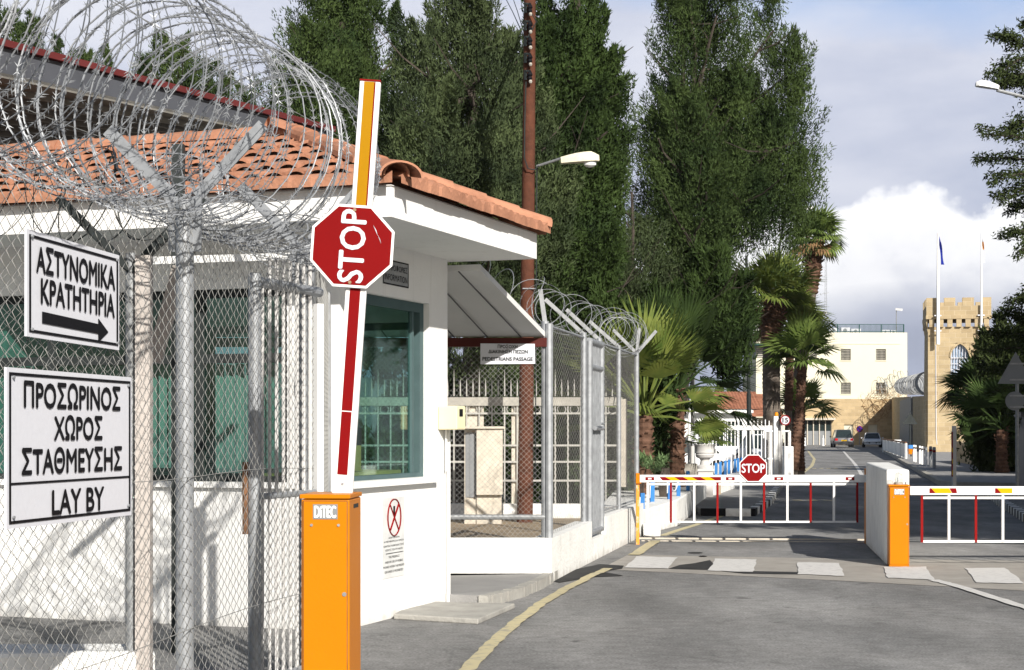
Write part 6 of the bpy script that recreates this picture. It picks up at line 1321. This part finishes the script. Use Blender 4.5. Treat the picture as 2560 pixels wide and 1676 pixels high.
tw_ = thing('stone_tower', (tx(2396), YT, 0), 'square sandstone tower with battlements, corbels and a pointed window', 'tower')
X0, X1 = tx(2322), tx(2472); wx0, wx1, wz0, wz1 = tx(2377), tx(2423), tz(942), tz(895); q = MB()
holed(q, X0, X1, 0, tz(817), [(wx0, wx1, wz0, tz(858))], YT, YT + .6)
q.hexa([(X0 - .1, YT + .6, 0), (X1, YT + .6, 0), (X1, YT + 4.6, 0), (X0 - .1, YT + 4.6, 0), (X0, YT + .6, tz(817)), (X1, YT + .6, tz(817)), (X1, YT + 4.6, tz(817)), (X0, YT + 4.6, tz(817))])
q.hexa([(X0 - .12, YT - .12, 0), (X1 + .1, YT - .12, 0), (X1, YT - .002, 0), (X0, YT - .002, 0), (X0 - .003, YT - .01, .9), (X1 + .003, YT - .01, .9), (X1, YT - .002, .9), (X0, YT - .002, .9)]); q.build('shaft', M['stone'], tw_)
# pointed arch surround
q = MB(); xm = (wx0 + wx1) / 2; hw_ = (wx1 - wx0) / 2; zsp = tz(895); apex = tz(860)
def arch(k, sc=1.0): # k 0..1 from left spring to apex
    a = k * math.pi / 3 * 1.0; return (xm + hw_ * sc - 2 * hw_ * sc * math.cos(a), zsp + 2 * hw_ * sc * math.sin(a) * ((apex - zsp) / (2 * hw_ * math.sin(math.pi / 3))))
for s in (0, 1):
    pts_ = [arch(k / 8) for k in range(9)]
    if s: pts_ = [(2 * xm - x, z) for x, z in pts_]
    corner = (wx0 if not s else wx1); poly = [(corner, tz(858))] + pts_; poly = poly if s else poly; V = [(x, YT + .02, z) for x, z in poly]; q.slab(V if s else V[::-1], (0, .55, 0) if True else 0)
for s in (0, 1):
    pts_ = [arch(k / 8, 1.0) for k in range(9)]; po_ = [(xm + (x - xm) * 1.13, z + .08 + .06 * k / 8) for k, (x, z) in enumerate(pts_)]
    if s: pts_ = [(2 * xm - x, z) for x, z in pts_]; po_ = [(2 * xm - x, z) for x, z in po_]
    for k in range(8): q.slab([(pts_[k][0], YT - .001, pts_[k][1]), (pts_[k + 1][0], YT - .001, pts_[k + 1][1]), (po_[k + 1][0], YT - .001, po_[k + 1][1]), (po_[k][0], YT - .001, po_[k][1])][::(1 if s else -1)], (0, -.07, 0))
q.build('window_arch', M['stone'], tw_)
q = MB(); q.box(wx0, wx1, YT + .35, YT + .4, wz0, tz(860)); wn_ = q.build('window', mat('pale_blue_glass', (.3, .38, .5), .15, var=.2), tw_); q = MB()
for k in range(7): x = wx0 + (wx1 - wx0) * (k + .5) / 7; q.box(x - .018, x + .018, YT + .14, YT + .18, wz0, tz(862))
for z in np.linspace(wz0 + .1, zsp, 4): q.box(wx0, wx1, YT + .18, YT + .21, z - .02, z + .02)
q.build('bars', M['signwhite'], wn_); q = MB(); q.box(wx0, wx1, YT + .28, YT + .34, zsp - .05, zsp + .05); q.box(xm - .05, xm + .05, YT + .28, YT + .34, wz0, zsp - .05); q.build('frame', M['signwhite'], wn_)
q = MB(); zc1, zc0, zc2 = tz(798), tz(818), tz(790); q.box(X0 - .16, X1 + .12, YT - .28, YT + 4.8, zc1, zc2 + .02)
nn_ = 7
for k in range(nn_): x = X0 + (X1 - X0) * (k + .12) / (nn_ - .2); q.box(x, x + .36, YT - .22, YT - .004, zc0, zc1)
for k in range(5): y = YT + .2 + k * .95; q.box(X0 - .14, X0 - .004, y, y + .4, zc0, zc1)
q.hexa([(X0 - .02, YT, tz(830)), (X0, YT, tz(830)), (X0, YT + 4.6, tz(830)), (X0 - .02, YT + 4.6, tz(830)), (X0 - .16, YT, zc1), (X0, YT, zc1), (X0, YT + 4.6, zc1), (X0 - .16, YT + 4.6, zc1)])
q.build('corbels', M['stone'], tw_)
q = MB(); zp = tz(765); zt_ = tz(745); q.box(X0 - .12, X1 + .08, YT - .22, YT + .1, zc2 + .02, zp); q.box(X0 - .12, X0 + .2, YT + .1, YT + 4.7, zc2 + .02, zp); q.box(X1 - .24, X1 + .08, YT + .1, YT + 4.7, zc2 + .02, zp); q.box(X0 + .2, X1 - .24, YT + 4.4, YT + 4.7, zc2 + .02, zp)
for (a, b_) in ((2316, 2342), (2361, 2388), (2405, 2433), (2450, 2479)): q.box(max(tx(a), X0 - .12), min(tx(b_), X1 + .08), YT - .22, YT + .1, zp, zt_); q.box(max(tx(a), X0 - .12), min(tx(b_), X1 + .08), YT + 4.4, YT + 4.7, zp, zt_)
for y in (1.2, 2.6): q.box(X0 - .12, X0 + .2, YT + y, YT + y + .8, zp, zt_); q.box(X1 - .24, X1 + .08, YT + y, YT + y + .8, zp, zt_)
q.build('battlements', M['stone'], tw_)
q = MB(); q.box(tx(2397.5), tx(2403.5), YT - .004, YT + .02, tz(1057), tz(1037)); q.build('slit', M['black'], tw_)
tw_.rotation_euler.z = R(-10.8)
q = MB(); q.tube([(tx(2341), YT - .03, tz(862)), (tx(2342), YT - .03, tz(1090)), (tx(2344), YT - .03, tz(1112))], .03, 5); q.build('conduit', M['signwhite'], tw_)
for (px, y0_, y1_, lab, flab, nm) in ((2342.5, 862, 585, 'white flagpole on the left of the tower front', 'dark blue flag hanging limp on the left flagpole', 'b'), (2446.5, 862, 585, 'thinner white flagpole on the right of the tower front', 'white flag with an orange patch hanging limp on the right flagpole', 'w')):
    fo_ = .3 if nm == 'b' else .72; r0 = .14 if nm == 'b' else .09; fp_ = thing('flagpole', (tx(px), YT - fo_, tz(y0_)), lab, 'flagpole', 'flagpoles on the tower'); q = MB(); q.tube([(tx(px), YT - fo_, tz(y0_)), (tx(px), YT - fo_, tz(745)), (tx(px), YT - fo_, tz(y1_))], [r0, r0 * .8, r0 * .45], 10); q.build('pole', M['white'], fp_, smooth=True)
    q = MB()
    for yy in (790, 828): q.bar((tx(px) - .25, YT - fo_ + .08, tz(yy)), (tx(px) + .25, YT - fo_ + .08, tz(yy)), .1, .08); q.bar((tx(px), YT - fo_ + .08, tz(yy)), (tx(px), YT - (0 if nm == 'b' else .3), tz(yy)), .06, .06)
    q.build('bracket', M['signwhite'], fp_)
    q = MB(); V = []; w_ = 15 if nm == 'b' else 8; h_ = 74 if nm == 'b' else 70
    for i in range(12):
        t = i / 11; xx = px + 1.5 + w_ * (t ** .7) * (.9 if nm == 'b' else 1); 
        for j in range(2): V.append((tx(px + 1 + (w_ * (.15 + .85 * t) if j else w_ * t * .45)), YT - fo_ + .18 * math.sin(t * 7 + j * 2) * (1 if j else .4), tz(y1_ + 4 + h_ * t)))
    q.mi = 0; q.add(V, [(2 * i, 2 * i + 1, 2 * i + 3, 2 * i + 2) for i in range(11)])
    if nm == 'w': q.m = [1 if 3 <= i <= 5 else 0 for i in range(11)]
    fo = q.build('flag', [M['flagblue' if nm == 'b' else 'signwhite'], M['amber']]); md = fo.modifiers.new('thickness', 'SOLIDIFY'); md.thickness = .01; tag(fo, flab, 'flag', 'flags on the tower')
# ================================================================== RIGHT HAND STREET FURNITURE
sw2 = MB(); p0, p1, p2, p3 = G(2391, 1161), G(2400, 1163), G(2488, 1182), G(2519, 1183)
sw2.prism([(p0.x, p0.y), (p2.x, p2.y), (p3.x, p3.y), (p3.x + .8, p3.y + 1), (p0.x + 1.4, p0.y + 1)], 0, [1.15, .8, .75, .75, 1.15]); tag(sw2.build('stone_garden_wall', M['stonew']), 'low sandstone garden wall at the foot of the tower', 'wall')
ts = thing('warning_sign', (gx(2543, 42.7), 42.7, 0), 'back of a triangular sign above a round one on a grey pole at right edge', 'road sign'); YS = 42.7
q = MB(); q.tube([(gx(2543, YS), YS, 0), (gx(2543, YS), YS, W(0, 890, YS).z)], .045, 10); q.build('pole', M['galvd'], ts, smooth=True)
q = MB(); q.slab([W(2494, 960, YS - .06), W(2583, 960, YS - .06), W(2539, 880, YS - .06)], (0, -.012, 0)); q.build('triangle_plate', M['greypanel'], ts); q = MB(); disc(q, W(2537, 1003, YS - .06), .24, .012); q.build('round_plate', M['greypanel'], ts)
q = MB()
for y in (950, 910, 1018, 990): q.box(gx(2522, YS), gx(2560, YS), YS - .09, YS - .073, W(0, y, YS).z - .02, W(0, y, YS).z + .02)
q.build('clamp', M['galv'], ts)
t2 = thing('small_warning_sign', (gx(2275, 110), 110, 0), 'distant triangular sign, shadow put in as dark colour, on a pole before the perimeter wall', 'road sign'); q = MB(); q.tube([(gx(2275, 110), 110, 0), (gx(2275, 110), 110, W(0, 1040, 110).z)], .05, 8); q.build('pole', M['dark'], t2)
q = MB(); q.slab([W(2256, 1061, 109.9), W(2294, 1061, 109.9), W(2275, 1032, 109.9)], (0, -.02, 0)); q.build('triangle_plate', M['dark'], t2)  # dark plate colour stands in for the shadow on the sign
def bin_(px, y0, y1, Y, lab):
    r_ = thing('litter_bin', (gx(px, Y), Y, 0), lab, 'litter bin', 'litter bins on posts'); s = Y / F; w_ = 8.5 * s if Y < 80 else 5.5 * s
    q = MB(); q.hexa([(gx(px, Y) - w_ * .6, Y - .2, W(0, y1, Y).z), (gx(px, Y) + w_ * .6, Y - .2, W(0, y1, Y).z), (gx(px, Y) + w_ * .6, Y + .1, W(0, y1, Y).z), (gx(px, Y) - w_ * .6, Y + .1, W(0, y1, Y).z), (gx(px, Y) - w_ * .85, Y - .28, W(0, y0 + 9, Y).z), (gx(px, Y) + w_ * .85, Y - .28, W(0, y0 + 9, Y).z), (gx(px, Y) + w_ * .85, Y + .12, W(0, y0 + 9, Y).z), (gx(px, Y) - w_ * .85, Y + .12, W(0, y0 + 9, Y).z)]); q.build('bucket', M['orange'], r_)
    q = MB(); q.box(gx(px, Y) - w_, gx(px, Y) + w_, Y - .32, Y + .16, W(0, y0 + 9, Y).z + .002, W(0, y0, Y).z); q.build('lid', M['blue'], r_); q = MB(); q.box(gx(px, Y) + w_ * .6, gx(px, Y) + w_ * 1.1, Y + .161, Y + .25, 0, W(0, y0 + 3, Y).z); q.build('post', M['dark'], r_)
bin_(2458, 1125, 1156, 68, 'yellow litter bin with blue lid in front of the stone garden wall'); bin_(2275, 1113, 1136, 100, 'smaller yellow litter bin with blue lid beside the white notice board')
nb = thing('notice_board', (gx(2245, 118), 118, 0), 'white notice board with faint lines beside the shaded wall', 'notice board'); q = MB(); q.slab([W(2236, 1100, 118), W(2236, 1124, 118), W(2253, 1124, 118), W(2253, 1100, 118)], (0, .05, 0)); q.build('board', M['white'], nb)
q = MB()
for k in range(5): q.box(gx(2238, 117.9), gx(2251, 117.9), 117.97, 117.99, W(0, 1104 + 4 * k, 118).z - .02, W(0, 1104 + 4 * k, 118).z + .02)
q.build('text_lines', M['greypanel'], nb); q = MB(); q.box(gx(2239, 118.1), gx(2240, 118.1), 118.06, 118.1, 0, 1); q.box(gx(2249, 118.1), gx(2250, 118.1), 118.06, 118.1, 0, 1); q.build('legs', M['galvd'], nb)
pr = thing('panel_railing', (gx(2235, 108), 108, 0), 'white panelled railing with brown handrail along the far kerb', 'railing'); a_, b_ = Vector((gx(2208, 128), 128, 0)), Vector((gx(2265, 92), 92, 0)); q = MB(); q.bar(a_ + Vector((0, 0, .55)), b_ + Vector((0, 0, .55)), .06, .75); q.build('panels', M['white'], pr); q = MB(); q.bar(a_ + Vector((0, 0, 1.0)), b_ + Vector((0, 0, 1.0)), .1, .08); q.build('handrail', M['rust'], pr)
q = MB()
for k in range(7): p = a_.lerp(b_, k / 6); q.bar(p, p + Vector((0, 0, .97)), .08, .1)
q.build('posts', M['white'], pr)
pr = thing('post_railing', (gx(2300, 80), 80, 0), 'short white posts joined by a brown handrail at the foot of the tower', 'railing'); a_, b_ = Vector((gx(2285, 84), 84, 0)), Vector((gx(2316, 74), 74, 0)); q = MB(); q.bar(a_ + Vector((0, 0, .82)), b_ + Vector((0, 0, .82)), .06, .06); q.build('handrail', M['rust'], pr)
for k in (0, .14, .5, .68, .84, 1):
    q = MB(); p = a_.lerp(b_, k); q.bar(p, p + Vector((0, 0, .95)), .075, .075, up=(0, 1, 0)); q.build('post', M['white'], pr)
for (px, Y, lab) in ((2326.5, 72, 'grey bollard with red band nearest the tower'), (2335.5, 69, 'grey bollard with red band nearest the barrier')):
    r_ = thing('bollard', (gx(px, Y), Y, .12), lab, 'bollard', 'grey bollards by the tower'); q = MB(); q.lathe((gx(px, Y), Y, .12), [(.07, 0), (.07, .85), (.05, .88)], 12); q.build('tube', M['galvd'], r_, smooth=True); q = MB(); q.lathe((gx(px, Y), Y, .78), [(.074, 0), (.074, .09)], 12); q.build('band', M['redpaint'], r_)
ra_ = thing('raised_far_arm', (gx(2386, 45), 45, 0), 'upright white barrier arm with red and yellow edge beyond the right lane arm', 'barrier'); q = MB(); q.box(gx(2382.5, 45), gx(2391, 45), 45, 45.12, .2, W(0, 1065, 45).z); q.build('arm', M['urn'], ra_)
q = MB(); z1 = W(0, 1080, 45).z; q.box(gx(2380.5, 45), gx(2382.5, 45) - .001, 45.0, 45.1, .45, z1); q.build('red_edge', M['red'], ra_)
q = MB()
for k in range(3): q.box(gx(2380.3, 45), gx(2382.3, 45), 44.99, 44.998, .5 + k * .3, .62 + k * .3)
q.build('yellow_marks', M['yel'], ra_); q = MB(); q.box(gx(2379, 45), gx(2394, 45), 44.9, 45.2, 0, .2); q.build('base', M['conc'], ra_)
rl = thing('street_lamp', (gx(2640, 44), 44, 0), 'white street lamp reaching in from the right edge beside the conifer', 'street lamp'); lamp_head(rl, 2496, 2439, 221, 212, 44, thick=16, mh='white', cover=False)
q = MB(); q.tube([W(2492, 226, 44), W(2560, 243, 44), W(2640, 262, 44), (gx(2650, 44), 44, 0)], .045, 8); q.build('post', M['galvd'], rl)
ki = thing('kiosk', (gx(2570, 47), 47, 0), 'grey kiosk with green window cut by the right edge', 'kiosk'); x0 = gx(2560, 47); z1_, z2_, z3_ = W(0, 1128, 47).z, W(0, 1042, 47).z, W(0, 1030, 47).z
def kpr(a, b_, c, d_, z0, z1): return [(x0 + a + c * .19, 47 + c), (x0 + b_ + c * .19, 47 + c), (x0 + b_ + d_ * .19, 47 + d_), (x0 + a + d_ * .19, 47 + d_)], z0, z1
q = MB(); q.prism(*kpr(0, 2.5, 0, 2, 0, z1_)); q.prism(*kpr(0, .12, 0, 2, z1_ + .001, z2_)); q.prism(*kpr(-.1, 2.7, -.15, 2.2, z2_ + .001, z3_)); q.build('body', M['deckgrey'], ki); q = MB(); q.prism(*kpr(.12, 2.4, .1, .15, z1_, z2_)); q.build('window', M['greenframe'], ki)
# manhole slab by the booth
mh = MB(); pts_ = [G(1044, 1516), G(1287, 1522), G(1195, 1562), G(984, 1549)]; mh.prism([(p.x, p.y) for p in pts_][::-1], 0, .05); tag(mh.build('manhole_slab', M['slabc'], bevel=.01), 'pale concrete cover slab set in the asphalt at the foot of the booth wall', 'manhole cover')
# distant shrubs on the horizon
ds = thing('distant_trees', (gx(1830, 240), 240, 0), 'small far trees on the horizon between the palms and the control tower', 'tree'); crown('foliage', [(1836, 975, 1060, 16), (1815, 985, 1060, 14), (1790, 990, 1060, 20), (1760, 992, 1060, 16), (1858, 985, 1060, 10)], 240, 5000, M['leafB'], ds, seed=91, clump=.9, leaf=(.5, 1), wd=(.2, .4), topw=.6)

hz = MB(); hz.box(-2500, 5200, -60, 6500, -1.5, 420)
hm = bpy.data.materials.new('haze_air'); hm.use_nodes = True; hn = hm.node_tree; hn.nodes.remove(hn.nodes['Principled BSDF']); hv = hn.nodes.new('ShaderNodeVolumePrincipled')
hv.inputs['Density'].default_value = 9e-5; hv.inputs['Color'].default_value = (.82, .87, 1, 1); hn.links.new(hv.outputs[0], hn.nodes['Material Output'].inputs['Volume'])
tag(hz.build('haze', hm), kind='stuff')
